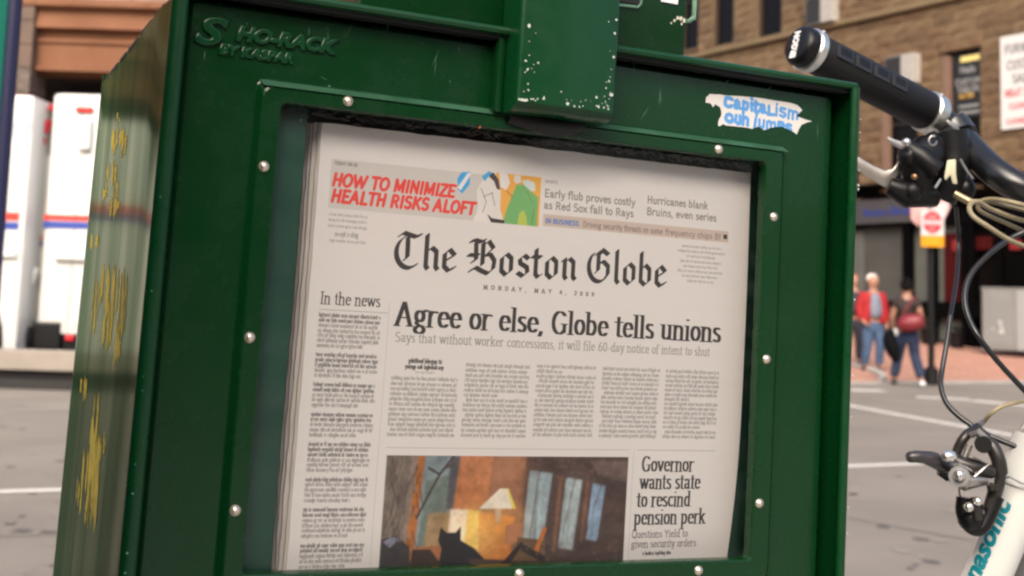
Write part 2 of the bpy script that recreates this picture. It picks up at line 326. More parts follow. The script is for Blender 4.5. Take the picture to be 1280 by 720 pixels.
def blackletter(sh, s, x, y, xh, col, width):
    adv = sum(BLACK[c][0] for c in s); sx = width/(adv*xh)
    a = math.radians(38); w, t = .25*xh, .05*xh
    nb = [(dx*math.cos(a)*min(sx, 1)+dy*math.sin(a), -dx*math.sin(a)+dy*math.cos(a)) for dx, dy in nib_box(w, t)]
    for c in s:
        ad, st = BLACK[c]
        if st:
            sh.pen([[(x+px*xh*sx, y-py*xh) for px, py in q] for q in st], nb, col)
        x += ad*xh*sx
_ST = {}
def stamp(k, c, xh, bold):
    key = (k, c, xh, bold)
    if key not in _ST:
        a, st, se = FONT[c]; s = Sheet(a*xh*.62+.6, xh*2.4, k, (0, 0, 0))
        s.pen([[(.3+px*xh*.62, xh*1.7-py*xh) for px, py in q] for q in st], nib_box(xh*(.30 if bold else .17), xh*.11), (1, 1, 1))
        _ST[key] = (s.a[..., 0].copy(), a*xh*.62)
    return _ST[key]
def greek(sh, x0, y0, x1, n, pitch, xh, col, rng, bold=0, al=.8, indent=True, last=1.0):
    """n lines of unreadably small body type between x0 and x1"""
    k = sh.k; col = np.array(col, np.float32)
    for i in range(n):
        y = y0+i*pitch; x = x0+(1.6 if indent and i and rng.random() < .12 else 0)
        end = x1 if i < n-1 else x0+(x1-x0)*last
        if indent and rng.random() < .08: end = x0+(x1-x0)*rng.uniform(.4, .8)
        b = i < bold
        while x < end-1.2:
            for _ in range(rng.choice([2, 3, 4, 5, 6, 7, 8, 9])):
                m, w = stamp(k, rng.choice('aaeeeeiiioosstttnnrrlhhdcumpgbfy'), xh, b)
                if x+w > end: break
                iy, ix = int((y-xh*1.7)*k), int((x-.3)*k); h_, w_ = m.shape
                if iy < 0 or iy+h_ > sh.H or ix < 0 or ix+w_ > sh.W: x += w; continue
                mm = m[..., None]*al; sh.a[iy:iy+h_, ix:ix+w_] = sh.a[iy:iy+h_, ix:ix+w_]*(1-mm)+col*mm
                x += w
            x += xh*.4
def front_page():
    rng = random.Random(4); P = (.74, .71, .69); ink = (.055, .05, .05); W, H = 305., 290.
    sh = Sheet(W, H, 4, P)
    X = lambda x: (x-.030)*1000
    Y = lambda z: -(z+.0055)*1000
    # fold shadows of print show-through
    # skybox
    sh.rect(X(.0375), Y(-.0262), X(.146), Y(-.0556), (.62, .595, .565))
    text(sh, 'TODAY ON G8', X(.0395), Y(-.0296), 1.35, ink, w=.3, serif=False, width=14, al=.75)
    red = (.80, .085, .07)
    text(sh, 'HOW TO MINIMIZE', X(.0385), Y(-.0420), 4.9, red, w=.40, serif=False, slant=.16, width=78)
    text(sh, 'HEALTH RISKS ALOFT', X(.0385), Y(-.0516), 4.9, red, w=.40, serif=False, slant=.16, width=92)
    sh.poly([(X(.1205), Y(-.0262)), (X(.1262), Y(-.0255)), (X(.1262), Y(-.0335)), (X(.1215), Y(-.0395)), (X(.1185), Y(-.037)), (X(.1178), Y(-.0305))], (.08, .40, .78))
    sh.poly([(X(.1245), Y(-.0262)), (X(.1272), Y(-.0262)), (X(.1205), Y(-.0375)), (X(.1182), Y(-.036))], (.80, .82, .83))
    # illustration: a seated pale figure and a larger green figure on orange
    og = (.83, .43, .10)
    sh.rect(X(.1435), Y(-.0242), X(.1750), Y(-.0556), og)
    sh.poly([(X(x), Y(z)) for x, z in [(.1455, -.0235), (.1515, -.0245), (.1535, -.030), (.151, -.0345), (.147, -.033)]], (.80, .76, .74))
    sh.poly([(X(x), Y(z)) for x, z in [(.156, -.0245), (.1605, -.0245), (.161, -.0285), (.158, -.030), (.156, -.028)]], (.74, .72, .70))
    sh.poly([(X(x), Y(z)) for x, z in [(.1615, -.0275), (.166, -.0265), (.1705, -.028), (.1715, -.033), (.166, -.034)]], (.66, .72, .70))
    sh.poly([(X(x), Y(z)) for x, z in [(.158, -.0305), (.163, -.030), (.1695, -.0345), (.1735, -.037), (.1735, -.0556), (.150, -.0556), (.152, -.047), (.1545, -.040)]], (.20, .47, .18))
    sh.poly([(X(x), Y(z)) for x, z in [(.161, -.048), (.164, -.046), (.166, -.050), (.167, -.0556), (.160, -.0556)]], (.50, .58, .13))
    sh.poly([(X(x), Y(z)) for x, z in [(.131, -.037), (.1345, -.030), (.139, -.0275), (.1435, -.0285), (.1475, -.035), (.1478, -.047), (.151, -.0556), (.131, -.0556), (.1325, -.046)]], (.76, .73, .70))
    sh.poly([(X(x), Y(z)) for x, z in [(.1375, -.0248), (.142, -.0245), (.1455, -.0285), (.147, -.0350), (.1445, -.0342), (.1425, -.0298), (.139, -.0272)]], (.08, .07, .08))
    sh.poly([(X(x), Y(z)) for x, z in [(.134, -.0275), (.1385, -.0238), (.1408, -.0245), (.136, -.0305)]], (.08, .42, .76))
    sh.poly([(X(x), Y(z)) for x, z in [(.139, -.0505), (.1425, -.053), (.151, -.0535), (.151, -.0556), (.142, -.0556)]], (.07, .06, .06))
    sh.poly([(X(x), Y(z)) for x, z in [(.1308, -.052), (.1345, -.0495), (.138, -.0505), (.1395, -.0556), (.130, -.0556)]], (.80, .75, .72))
    for a, b in [((.134, -.035), (.138, -.043)), ((.138, -.043), (.136, -.050)), ((.1415, -.037), (.144, -.045)), ((.151, -.035), (.156, -.0385)), ((.1655, -.034), (.169, -.040)), ((.171, -.045), (.170, -.055)), ((.136, -.040), (.142, -.037))]:
        sh.pen([[(X(a[0]), Y(a[1])), (X(b[0]), Y(b[1]))]], nib_round(.18), (.15, .12, .1))
    g1 = (.15, .14, .13)
    text(sh, 'SPORTS', X(.1778), Y(-.0272), 1.2, g1, w=.3, serif=False, width=9, al=.7)
    text(sh, 'Early flub proves costly', X(.1778), Y(-.0362), 3.3, g1, w=.26, serif=False, width=67, al=.8)
    text(sh, 'as Red Sox fall to Rays', X(.1778), Y(-.0437), 3.3, g1, w=.26, serif=False, width=66, al=.8)
    text(sh, 'Hurricanes blank', X(.2535), Y(-.0335), 3.3, g1, w=.26, serif=False, width=48, al=.8)
    text(sh, 'Bruins, even series', X(.2535), Y(-.0412), 3.3, g1, w=.26, serif=False, width=55, al=.8)
    sh.rect(X(.1778), Y(-.0472), X(.3185), Y(-.0548), (.60, .50, .44))
    text(sh, 'IN BUSINESS', X(.1795), Y(-.0528), 2.0, (.12, .22, .55), w=.36, serif=False, width=24)
    text(sh, 'Driving security threats on some', X(.2065), Y(-.0532), 2.6, (.22, .16, .14), w=.24, serif=False, width=60, al=.85)
    text(sh, 'frequency chips B1', X(.2685), Y(-.0532), 2.6, (.22, .16, .14), w=.24, serif=False, width=44, al=.85)
    sh.rect(X(.3145), Y(-.0495), X(.3175), Y(-.0525), ink)
    # masthead
    blackletter(sh, 'The Boston Globe', X(.0792), Y(-.0878), 13.6, ink, 192)
    for i in range(3): greek(sh, X(.0385), 57.5+i*3.4-3, X(.0625), 1, 3, 1.3, ink, rng, al=.55)
    greek(sh, X(.043), 66.5, X(.058), 1, 3, 2.0, ink, rng, al=.7); greek(sh, X(.040), 70.0, X(.062), 1, 3, 1.2, ink, rng, al=.6)
    for i, (a, b) in enumerate([(.282, .314), (.279, .317), (.286, .309), (.281, .314), (.284, .311), (.279, .315), (.283, .312), (.287, .309)]):
        greek(sh, X(a), Y(-.0605)+i*3.3, X(b), 1, 3, 1.25, ink, rng, al=.55, indent=False)
    x = X(.1395)
    text(sh, 'MONDAY, MAY 4, 2009', x, Y(-.0972), 1.75, ink, w=.34, t=.2, width=80, track=1.15, al=.8)
    # lead story
    text(sh, 'Agree or else, Globe tells unions', X(.0838), Y(-.1222), 9.7, ink, w=.27, t=.075, width=232)
    text(sh, 'Says that without worker concessions, it will file 60-day notice of intent to shut', X(.0845), Y(-.1318), 3.9, ink, w=.16, t=.08, width=223, al=.66)
    text(sh, 'In the news', X(.0370), Y(-.1120), 4.9, ink, w=.17, t=.08, width=37)
    sh.rect(X(.0370), Y(-.1150), X(.0790), Y(-.1154), ink, .5); sh.rect(X(.0795), Y(-.1085), X(.0798), 300, ink, .28)
    for a, b, y0, n in [(.0842, .1275, -.1545, 12), (.1315, .1752, -.1450, 15), (.1798, .2222, -.1440, 15), (.2267, .2700, -.1440, 15), (.2742, .3160, -.1440, 15)]:
        greek(sh, X(a), Y(y0), X(b), n, 3.02, 1.62, ink, rng, al=.66)
    greek(sh, X(.0945), Y(-.1440), X(.1165), 1, 3, 1.9, ink, rng, bold=1, al=.9, indent=False); greek(sh, X(.0925), Y(-.1475), X(.1180), 1, 3, 1.9, ink, rng, bold=1, al=.9, indent=False); greek(sh, X(.099), Y(-.1503), X(.112), 1, 3, 1.1, ink, rng, al=.5, indent=False)
    sh.rect(X(.0842), Y(-.1940), X(.2500), Y(-.1944), ink, .35); sh.rect(X(.2560), Y(-.1940), X(.3160), Y(-.1944), ink, .45); sh.rect(X(.2530), Y(-.1945), X(.2533), Y(-.27), ink, .3)
    y = Y(-.1195)
    for n, b in [(7, 2), (5, 3), (5, 2), (5, 2), (6, 3), (5, 1), (6, 2), (5, 2), (4, 1)]:
        greek(sh, X(.0372), y, X(.0752), n, 2.95, 1.65, ink, rng, bold=b, al=.72, indent=False, last=.75); y += n*2.95+2.4
    for i, (t, w) in enumerate([('Governor', 40), ('wants state', 46.5), ('to rescind', 41), ('pension perk', 55)]):
        text(sh, t, X([.2597, .2590, .2575, .2562][i]), Y(-.2078-.0113*i), 6.6, ink, w=.25, t=.075, width=w)
    text(sh, 'Questions Yield to', X(.2550), Y(-.2500), 3.2, ink, w=.2, t=.1, width=43, al=.8)
    text(sh, 'given security orders', X(.2550), Y(-.2562), 3.2, ink, w=.2, t=.1, width=50, al=.8)
    greek(sh, X(.2640), Y(-.2610), X(.2860), 1, 3, 1.6, ink, rng, bold=1, al=.9)
    # the photograph: a lamplit room with windows and a cat
    x0, y0, x1, y1 = X(.0851), Y(-.1988), X(.2494), Y(-.2720)
    i0, i1, j0, j1 = int(y0*4), int(y1*4), int(x0*4), int(x1*4); r2 = np.random.default_rng(2)
    def soft(rad, times, noise=0.):
        c = sh.a[i0:i1, j0:j1].copy(); h, w = c.shape[:2]; c = np.pad(c, ((rad*times,)*2, (rad*times,)*2, (0, 0)), mode='edge')
        for ax in (0, 1):
            for _ in range(times): c = sum(np.roll(c, s, ax) for s in range(-rad, rad+1))/(2*rad+1)
        c = c[rad*times:-rad*times, rad*times:-rad*times]
        for st, am in ((48, .22), (20, .16), (8, .14), (4, .08)):
            gN = r2.normal(0, 1, (h//st+2, w//st+2)); yy = np.arange(h)/st; xx = np.arange(w)/st; a0 = yy.astype(int); b0 = xx.astype(int); fy = (yy-a0)[:, None]; fx = (xx-b0)[None]
            v = gN[a0][:, b0]*(1-fy)*(1-fx)+gN[a0+1][:, b0]*fy*(1-fx)+gN[a0][:, b0+1]*(1-fy)*fx+gN[a0+1][:, b0+1]*fy*fx
            c = c*np.clip(1+am*noise*v[..., None], .3, 2)
        sh.a[i0:i1, j0:j1] = c
    def glow(cx, cy, rad, col, am):
        yy, xx = np.mgrid[i0:i1, j0:j1]; gx = (x0+cx*(x1-x0)/1150)*4; gy = (y0+cy*(y1-y0)/600)*4
        d = np.exp(-((xx-gx)**2+(yy-gy)**2)/(rad*4)**2)[..., None]*am; sh.a[i0:i1, j0:j1] = sh.a[i0:i1, j0:j1]*(1-d*.4)+np.array(col)*d
    def q(pts, c, al=1): sh.poly([(x0+a*(x1-x0)/1150, y0+b*(y1-y0)/600) for a, b in pts], c, al)
    q([(0, 0), (1150, 0), (1150, 600), (0, 600)], (.13, .075, .06))
    q([(0, 0), (160, 0), (130, 420), (0, 440)], (.16, .13, .11)); q([(110, 0), (160, 0), (140, 440), (90, 440)], (.24, .19, .16))
    q([(140, 0), (172, 0), (150, 440), (106, 440)], (.42, .15, .04)); q([(172, 0), (300, 0), (290, 440), (150, 440)], (.25, .33, .36)); q([(180, 120), (290, 90), (285, 440), (160, 440)], (.16, .21, .19))
    q([(285, 0), (330, 0), (310, 260), (280, 260)], (.09, .09, .11)); q([(330, 0), (480, 0), (470, 260), (310, 270)], (.45, .17, .07)); q([(480, 0), (640, 0), (620, 280), (460, 300)], (.24, .11, .07)); q([(505, 0), (640, 10), (632, 120), (500, 120)], (.28, .13, .08))
    q([(640, 0), (1150, 0), (1150, 560), (600, 560)], (.085, .055, .05)); q([(950, 20), (1150, 20), (1150, 130), (1000, 90)], (.16, .11, .10))
    for a, b, c, d, cc in [(640, 70, 770, 450, (.30, .39, .42)), (820, 105, 920, 470, (.36, .43, .45)), (955, 135, 1040, 430, (.27, .38, .52))]:
        q([(a+20, b), (c, b+15), (c-30, d), (a, d-10)], cc)
        q([(a+62, b+6), (a+68, b+6), (c-92, d), (c-98, d)], (.10, .06, .05)); q([(a-14, b-10), (a+4, b-6), (a-14, d), (a-32, d)], (.20, .10, .06))
        for k in range(6):
            xx = rng.uniform(a+15, c-30); f = rng.uniform(.5, 1.5); q([(xx, rng.uniform(b+20, b+150)), (xx+8, b+60), (xx+rng.uniform(-6, 12), d-20), (xx-6, d-20)], tuple(v*f for v in cc), .7)
    q([(200, 280), (330, 270), (320, 430), (190, 440)], (.36, .24, .13)); q([(300, 260), (380, 262), (370, 460), (290, 460)], (.78, .68, .55)); q([(378, 262), (440, 270), (470, 520), (370, 470)], (.70, .50, .12)); q([(430, 275), (600, 300), (590, 520), (440, 500)], (.52, .17, .04))
    soft(2, 2, .55); glow(420, 380, 14, (.75, .48, .14), .8); glow(560, 330, 12, (.6, .28, .06), .6); glow(520, 60, 16, (.38, .18, .08), .5)
    q([(522, 160), (562, 160), (582, 205), (604, 260), (430, 258), (480, 205)], (.76, .70, .58)); q([(556, 160), (564, 161), (604, 260), (586, 260)], (.75, .62, .10))
    q([(505, 258), (535, 258), (530, 330), (512, 330)], (.55, .38, .25)); q([(560, 340), (640, 330), (640, 420), (560, 440)], (.45, .20, .10)); q([(620, 400), (760, 420), (740, 520), (600, 520)], (.15, .09, .05))
    q([(130, 440), (320, 430), (330, 520), (120, 520)], (.40, .16, .07)); q([(700, 470), (740, 350), (760, 360), (720, 480)], (.50, .17, .04))
    q([(0, 400), (60, 380), (120, 430), (150, 600), (0, 600)], (.05, .045, .05)); q([(10, 410), (50, 385), (80, 400), (40, 440)], (.2, .22, .3))
    q([(260, 345), (290, 372), (330, 372), (352, 342), (355, 410), (420, 450), (520, 560), (520, 600), (250, 600), (270, 450), (252, 410)], (.022, .02, .025))
    q([(140, 450), (220, 450), (270, 520), (270, 600), (130, 600)], (.05, .035, .03)); q([(400, 500), (700, 520), (1150, 480), (1150, 600), (400, 600)], (.07, .045, .04))
    q([(520, 560), (640, 420), (650, 440), (560, 570)], (.03, .02, .02)); q([(640, 430), (760, 500), (750, 530), (640, 470)], (.04, .03, .03))
    for k in range(60):
        xx = rng.uniform(0, 160); yy = rng.uniform(0, 420); l = rng.uniform(30, 90); an = rng.uniform(.9, 2.2)
        q([(xx, yy), (xx+5, yy), (xx+5+l*math.cos(an)*.6, yy+l), (xx+l*math.cos(an)*.6, yy+l)], rng.choice([(.06, .05, .04), (.28, .22, .18), (.1, .07, .05)]), .8)
    for p in [[(300, 0), (240, 90), (200, 180), (150, 300)], [(260, 60), (300, 40)], [(240, 90), (190, 60)]]:
        sh.pen([[(x0+a*(x1-x0)/1150, y0+b*(y1-y0)/600) for a, b in p]], nib_round(.8), (.07, .055, .05))
    for k in range(120):
        xx = rng.uniform(640, 1140); yy = rng.uniform(420, 580) if k % 2 else rng.uniform(0, 100); r = rng.uniform(6, 22)
        q([(xx, yy), (xx+r, yy+r*.4), (xx+r*.6, yy+r)], rng.choice([(.04, .03, .03), (.2, .12, .08), (.16, .13, .12)]), .6)
    sh.rect(x0-4.5, y0-4, x0-.02, y1, P); sh.rect(x0-4.5, y0-3, x1, y0-.02, P); soft(1, 3, .3)
    n = np.random.default_rng(1).normal(0, 1, sh.a.shape[:2])
    sh.a *= (1+.012*n)[..., None]
    return sh
# ================================================================ materials of the street
M_asphalt = mat('asphalt', (.185, .163, .138), .85, var=.14, vscale=.9, bump=.5, bscale=120, speck=(260, .62, (0.2400, 0.2240, 0.2000)), bdist=.004)
M_paint = mat('road_paint', (0.6480, 0.6210, 0.5670), .7, var=.12, vscale=20, speck=(30, .64, (0.3060, 0.2880, 0.2610)))
M_conc = mat('concrete', (.34, .32, .29), .85, var=.12, vscale=3, bump=.3, bscale=60)
M_brown = mat('brownstone', (0.1350, 0.0856, 0.0442), .9, col2=(0.1980, 0.1310, 0.0707), vscale=2.6, bump=.8, bscale=14, speck=(5, .66, (0.0713, 0.0327, 0.0163)), bdist=.02)
M_brown2 = mat('brownstone_dark', (0.0990, 0.0594, 0.0305), .9, col2=(0.1440, 0.0917, 0.0499), vscale=3, bump=.6, bscale=18, bdist=.02)
M_brown3 = mat('brownstone_red', (0.1125, 0.0629, 0.0321), .9, col2=(0.1620, 0.1005, 0.0531), vscale=4, bump=.8, bscale=16, bdist=.02)
M_mortar = mat('mortar', (0.0437, 0.0262, 0.0147), .95, var=.1)
M_cornice = mat('sandstone_cornice', (0.1685, 0.1186, 0.0624), .8, var=.12, vscale=6)
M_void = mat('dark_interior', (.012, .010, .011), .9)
M_frame = mat('window_frame_paint', (0.0175, 0.0140, 0.0120), .5)
M_glass = mat('window_glass', (.006, .005, .006), .12, spec=.12)
M_orange = mat('orange_sandstone', (0.1618, 0.0642, 0.0290), .85, col2=(0.2009, 0.0865, 0.0418), vscale=1.6, bump=.4, bscale=25, bdist=.02)
M_pink = mat('carved_pink_stone', (0.2852, 0.1984, 0.1550), .85, col2=(0.2232, 0.1364, 0.1054), vscale=3, bump=1, bscale=12, bdist=.04)
M_pillar = mat('grey_brown_stone', (0.1440, 0.0960, 0.0690), .85, col2=(0.1140, 0.0780, 0.0600), vscale=2, bump=.5, bscale=9, bdist=.03)
M_carve = mat('carved_grey_stone', (0.0840, 0.0665, 0.0574), .85, col2=(0.1820, 0.1400, 0.1120), vscale=7, bump=1, bscale=12, bdist=.05)
M_white = mat('truck_white', (.62, .62, .60), .35, coat=.3, var=.02, vscale=2)
M_tred = mat('truck_red', (.62, .035, .02), .4); M_tblue = mat('truck_blue', (.03, .06, .30), .4)
M_rubber = mat('rubber', (.018, .018, .019), .75); M_black = mat('black_plastic', (0.0048, 0.0048, 0.0054), .4, spec=.3)
M_blackm = mat('black_metal', (.012, .012, .013), .3, coat=.3)
M_steel = mat('steel', (.5, .5, .5), .3, metal=1.); M_dsteel = mat('dull_steel', (.28, .28, .28), .45, metal=.9)
# ================================================================ ground
MB().add([(-300, -300, -.02), (300, -300, -.02), (300, 300, -.02), (-300, 300, -.02)], [(0, 1, 2, 3)]).build('ground', M_conc, kind='structure')
a = [G(-60, -60), G(60, -60), G(60, 60), G(-60, 60)]
MB().add(a, [(0, 1, 2, 3)]).build('road', M_asphalt, kind='structure')
def mark(p, q, w, name='road_marking'):
    p, q = Vector(p), Vector(q); n = (q-p).cross(Vector((0, 0, 1))).normalized()*w/2; z = Vector((0, 0, .004))
    k = max(2, int((q-p).length/.35)); rr = random.Random(int(p.x*100)); L = []; Rr = []
    for i in range(k+1):
        c = p.lerp(q, i/k); L.append(c+n*rr.uniform(.88, 1.04)+z); Rr.append(c-n*rr.uniform(.88, 1.04)+z)
    MB().add(L+Rr, [(i, i+1, k+2+i, k+1+i) for i in range(k)]).build(name, M_paint, kind='structure')
mark(ground(-60, 617), ground(1152, 580), .11)
mark(ground(1000, 496), ground(1400, 569), .13)
mark(ground(1145, 496.5), ground(1212, 499.5), .30); mark(ground(1216, 501), ground(1300, 509), .28); mark(ground(1062, 488), ground(1105, 488.5), .3)
M_paint2 = M_paint; M_paint = mat('worn_road_paint', (.225, .205, .18), .8, var=.2, vscale=25); mark(ground(-60, 517), ground(90, 512), .16); M_wornp = bpy.data.materials['worn_road_paint']; M_paint = M_paint2
# tarry repair seams
M_tar = mat('road_tar', (.085, .08, .075), .7)
def seam(p, q, w):
    p, q = Vector(p), Vector(q); n = (q-p).cross(Vector((0, 0, 1))).normalized()*w/2; z = Vector((0, 0, .003)); rr = random.Random(3); k = 30
    pts = [p.lerp(q, i/k)+n*rr.uniform(-2, 2) for i in range(k+1)]
    MB().add([c+n+z for c in pts]+[c-n+z for c in pts], [(i, i+1, k+2+i, k+1+i) for i in range(k)]).build('road_seam', M_tar, kind='structure')
rr = random.Random(17)
for i in range(46):
    px, py = (rr.uniform(0, 80), rr.uniform(500, 720)) if i % 2 else (rr.uniform(1060, 1280), rr.uniform(500, 720))
    g_ = ground(px, py); r_ = rr.uniform(.01, .05)
    MB().add([g_+Vector((r_*math.cos(a)*rr.uniform(.6, 1.2), r_*math.sin(a)*rr.uniform(.6, 1.2), .0035)) for a in np.linspace(0, 5.6, 9)], [tuple(range(9))]).build('road_stain', M_tar if i % 3 else M_wornp, kind='structure')
seam(ground(1060, 648), ground(1290, 690), .012); seam(ground(-20, 672), ground(90, 668), .012)
# brick sidewalk on the far corner: a gentle rise away from the street
def brick_mat():
    m = bpy.data.materials.new('brick_paving'); m.use_nodes = True; nt = m.node_tree; b = nt.nodes['Principled BSDF']
    tc = nt.nodes.new('ShaderNodeTexCoord'); t = nt.nodes.new('ShaderNodeTexBrick'); t.inputs['Scale'].default_value = 1
    t.inputs['Brick Width'].default_value = .21; t.inputs['Row Height'].default_value = .105; t.inputs['Mortar Size'].default_value = .006
    t.inputs['Color1'].default_value = (.36, .17, .12, 1); t.inputs['Color2'].default_value = (.46, .24, .17, 1); t.inputs['Mortar'].default_value = (.22, .16, .13, 1)
    n = nt.nodes.new('ShaderNodeTexNoise'); n.inputs['Scale'].default_value = .8; n.inputs['Detail'].default_value = 6
    mx = nt.nodes.new('ShaderNodeMix'); mx.data_type = 'RGBA'; mx.blend_type = 'MULTIPLY'; mx.inputs['Factor'].default_value = .5
    nt.links.new(tc.outputs['Object'], t.inputs[0]); nt.links.new(tc.outputs['Object'], n.inputs[0]); nt.links.new(t.outputs[0], mx.inputs['A']); nt.links.new(n.outputs[1], mx.inputs['B']); 
    r = nt.nodes.new('ShaderNodeValToRGB'); r.color_ramp.elements[0].color = (.7, .7, .7, 1); r.color_ramp.elements[1].color = (1.25, 1.2, 1.15, 1); nt.links.new(n.outputs[0], r.inputs[0]); nt.links.new(r.outputs[0], mx.inputs['B'])
    nt.links.new(mx.outputs['Result'], b.inputs['Base Color']); b.inputs['Roughness'].default_value = .85; return m
M_brick = brick_mat()
kr = [ground(x, y) for x, y in ((640, 474), (900, 476), (1065, 478.5), (1280, 477), (1600, 474))]
dirs = (kr[3]-kr[2]).normalized(); up = Vector((0, 0, 1)).cross(dirs).normalized()
if up.dot(F2) < 0: up = -up
SL = .07
def swz(p): return .02+SL*max(0, (Vector(p)-kr[2]).dot(up))
b0, b1 = kr[2]-dirs*9, kr[2]+dirs*26
Z = Vector((0, 0, .02))
MB().add([b0+Z, b1+Z, b1+up*16+Vector((0, 0, .02+SL*16)), b0+up*16+Vector((0, 0, .02+SL*16))], [(0, 1, 2, 3)]).build('sidewalk', M_brick, kind='structure')
MB().prism([b0, b1, b1-up*.35, b0-up*.35], (0, 0, .024)).build('kerb', M_conc, kind='structure')
M_curb = mat('granite_kerb', (.42, .38, .34), .8, var=.1, vscale=8)
cc = ground(1052, 461, .15); arc = []
for i in range(13):
    a = R(-70+i*14); p = cc+R2*(math.cos(a)*.52)+F2*(math.sin(a)*1.7)+F2*.0; arc.append(Vector((p.x, p.y, 0)))
v = []
for i, p in enumerate(arc):
    c0 = Vector((cc.x, cc.y, 0)); q = p+(p-c0).normalized()*.17
    for w_ in (p, q): v += [Vector((w_.x, w_.y, swz(w_)-.02)), Vector((w_.x, w_.y, swz(w_)+.07))]
f = []
for i in range(12):
    k = 4*i; f += [(k, k+1, k+5, k+4), (k+1, k+3, k+7, k+5), (k+3, k+2, k+6, k+7)]
f += [(0, 2, 3, 1), (48, 49, 51, 50)]
MB().add(v, f).build('kerb', M_curb, kind='structure')
# near sidewalk under the camera
MB().prism([G(-8, -5, 0), G(8, -5, 0), G(8, 2.3, 0), G(-8, 2.3, 0)], (0, 0, .13)).build('sidewalk', M_conc, kind='structure')
MB().prism([G(-8, 2.302, 0), G(8, 2.302, 0), G(8, 2.45, 0), G(-8, 2.45, 0)], (0, 0, .133)).build('kerb', M_curb, kind='structure')
# ================================================================ the brownstone across the street
def frame_mat(origin, sx, into):
    m = Matrix((sx, into, (0, 0, 1))).transposed().to_4x4(); m.translation = origin; return m
FO = G(10.04, 34, 0)
T_F = frame_mat(FO, (R2*.533-F2*.846), (R2*.846+F2*.533))
def fl(px, py, d=0.): return local(T_F, px, py, d)
bs = thing('brownstone_building', (0, 0, 0), 'brown block stone building across the street with shops below and sash windows above', 'building', T_F)
def rect_of(x0, y0, x1, y1):     # opening from its pixel box, as local s0,z0,s1,z1
    a, b, c, e = fl(x0, y0), fl(x1, y0), fl(x0, y1), fl(x1, y1); return ((a.x+c.x)/2, (c.z+e.z)/2, (b.x+e.x)/2, (a.z+b.z)/2)
zt = 15.5
upper = [rect_of(893, -70, 916, 56), rect_of(948, -95, 976, 45), rect_of(1007, -110, 1042, 20), rect_of(1075, -150, 1120, -12), rect_of(1150, -170, 1200, -40), rect_of(1235, -190, 1290, -60), rect_of(852, -60, 872, 62), rect_of(812, -50, 832, 70)]
belt = fl(960, 52).z
low = [rect_of(1104, 74, 1146, 235), rect_of(1180, 62, 1224, 232), rect_of(985, 112, 1020, 260), rect_of(1040, 92, 1072, 250), rect_of(1335, 20, 1400, 220)]
SHOP = fl(1200, 222).z      # top of the shopfront zone
S0, S1 = fl(560, 100).x, fl(1280, 100).x+7
# backing wall: strips of mortar behind the blocks, pierced by the windows
def cells(x0, x1, z0, z1, holes):
    xs = sorted({x0, x1, *[h[i] for h in holes for i in (0, 2) if x0 < h[i] < x1]}); zs = sorted({z0, z1, *[h[i] for h in holes for i in (1, 3) if z0 < h[i] < z1]})
    for a, b in zip(xs, xs[1:]):
        for c, e in zip(zs, zs[1:]):
            mx, mz = (a+b)/2, (c+e)/2
            if not any(h[0] < mx < h[2] and h[1] < mz < h[3] for h in holes): yield a, b, c, e
wb = MB()
for a, b, c, e in cells(S0, S1, SHOP, zt, upper+low): wb.box((a, .05, c), (b, .45, e))
wb.build('wall', M_mortar, bs)
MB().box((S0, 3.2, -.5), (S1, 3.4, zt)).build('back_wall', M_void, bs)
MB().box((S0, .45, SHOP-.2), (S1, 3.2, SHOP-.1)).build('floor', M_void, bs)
MB().box((S0, -.02, zt), (S1, 3.4, zt+.3)).build('roof', M_brown2, bs)
# blocks: a handful of rough-faced meshes shared by all
rb = random.Random(11); block_meshes = []
for k in range(9):
    b = MB(); n = 3; v = []
    for i in range(n+1):
        for j in range(n+1):
            e = 0 if 0 < i < n and 0 < j < n else 1
            v.append((i/n, (.75+rb.uniform(-.05, .1)) if e else rb.uniform(-.1, .45), j/n))
    for x, z in ((0, 0), (1, 0), (1, 1), (0, 1)): v.append((x, 1.6, z))
    f = [(i*(n+1)+j, (i+1)*(n+1)+j, (i+1)*(n+1)+j+1, i*(n+1)+j+1) for i in range(n) for j in range(n)]
    o_ = 16; f += [(0, 4, 8, 12, 17, 16)[::1], (3, 7, 11, 15, 18, 19), (0, 1, 2, 3, 19, 16), (12, 13, 14, 15, 18, 17)]
    me = bpy.data.meshes.new('stone_block'); me.from_pydata(v, [], f); me.materials.append([M_brown, M_brown, M_brown2, M_brown3, M_brown][k % 5]); me.update()
    bm = bmesh.new(); bm.from_mesh(me); bmesh.ops.recalc_face_normals(bm, faces=bm.faces[:]); bm.to_mesh(me); bm.free()
    block_meshes.append(me)
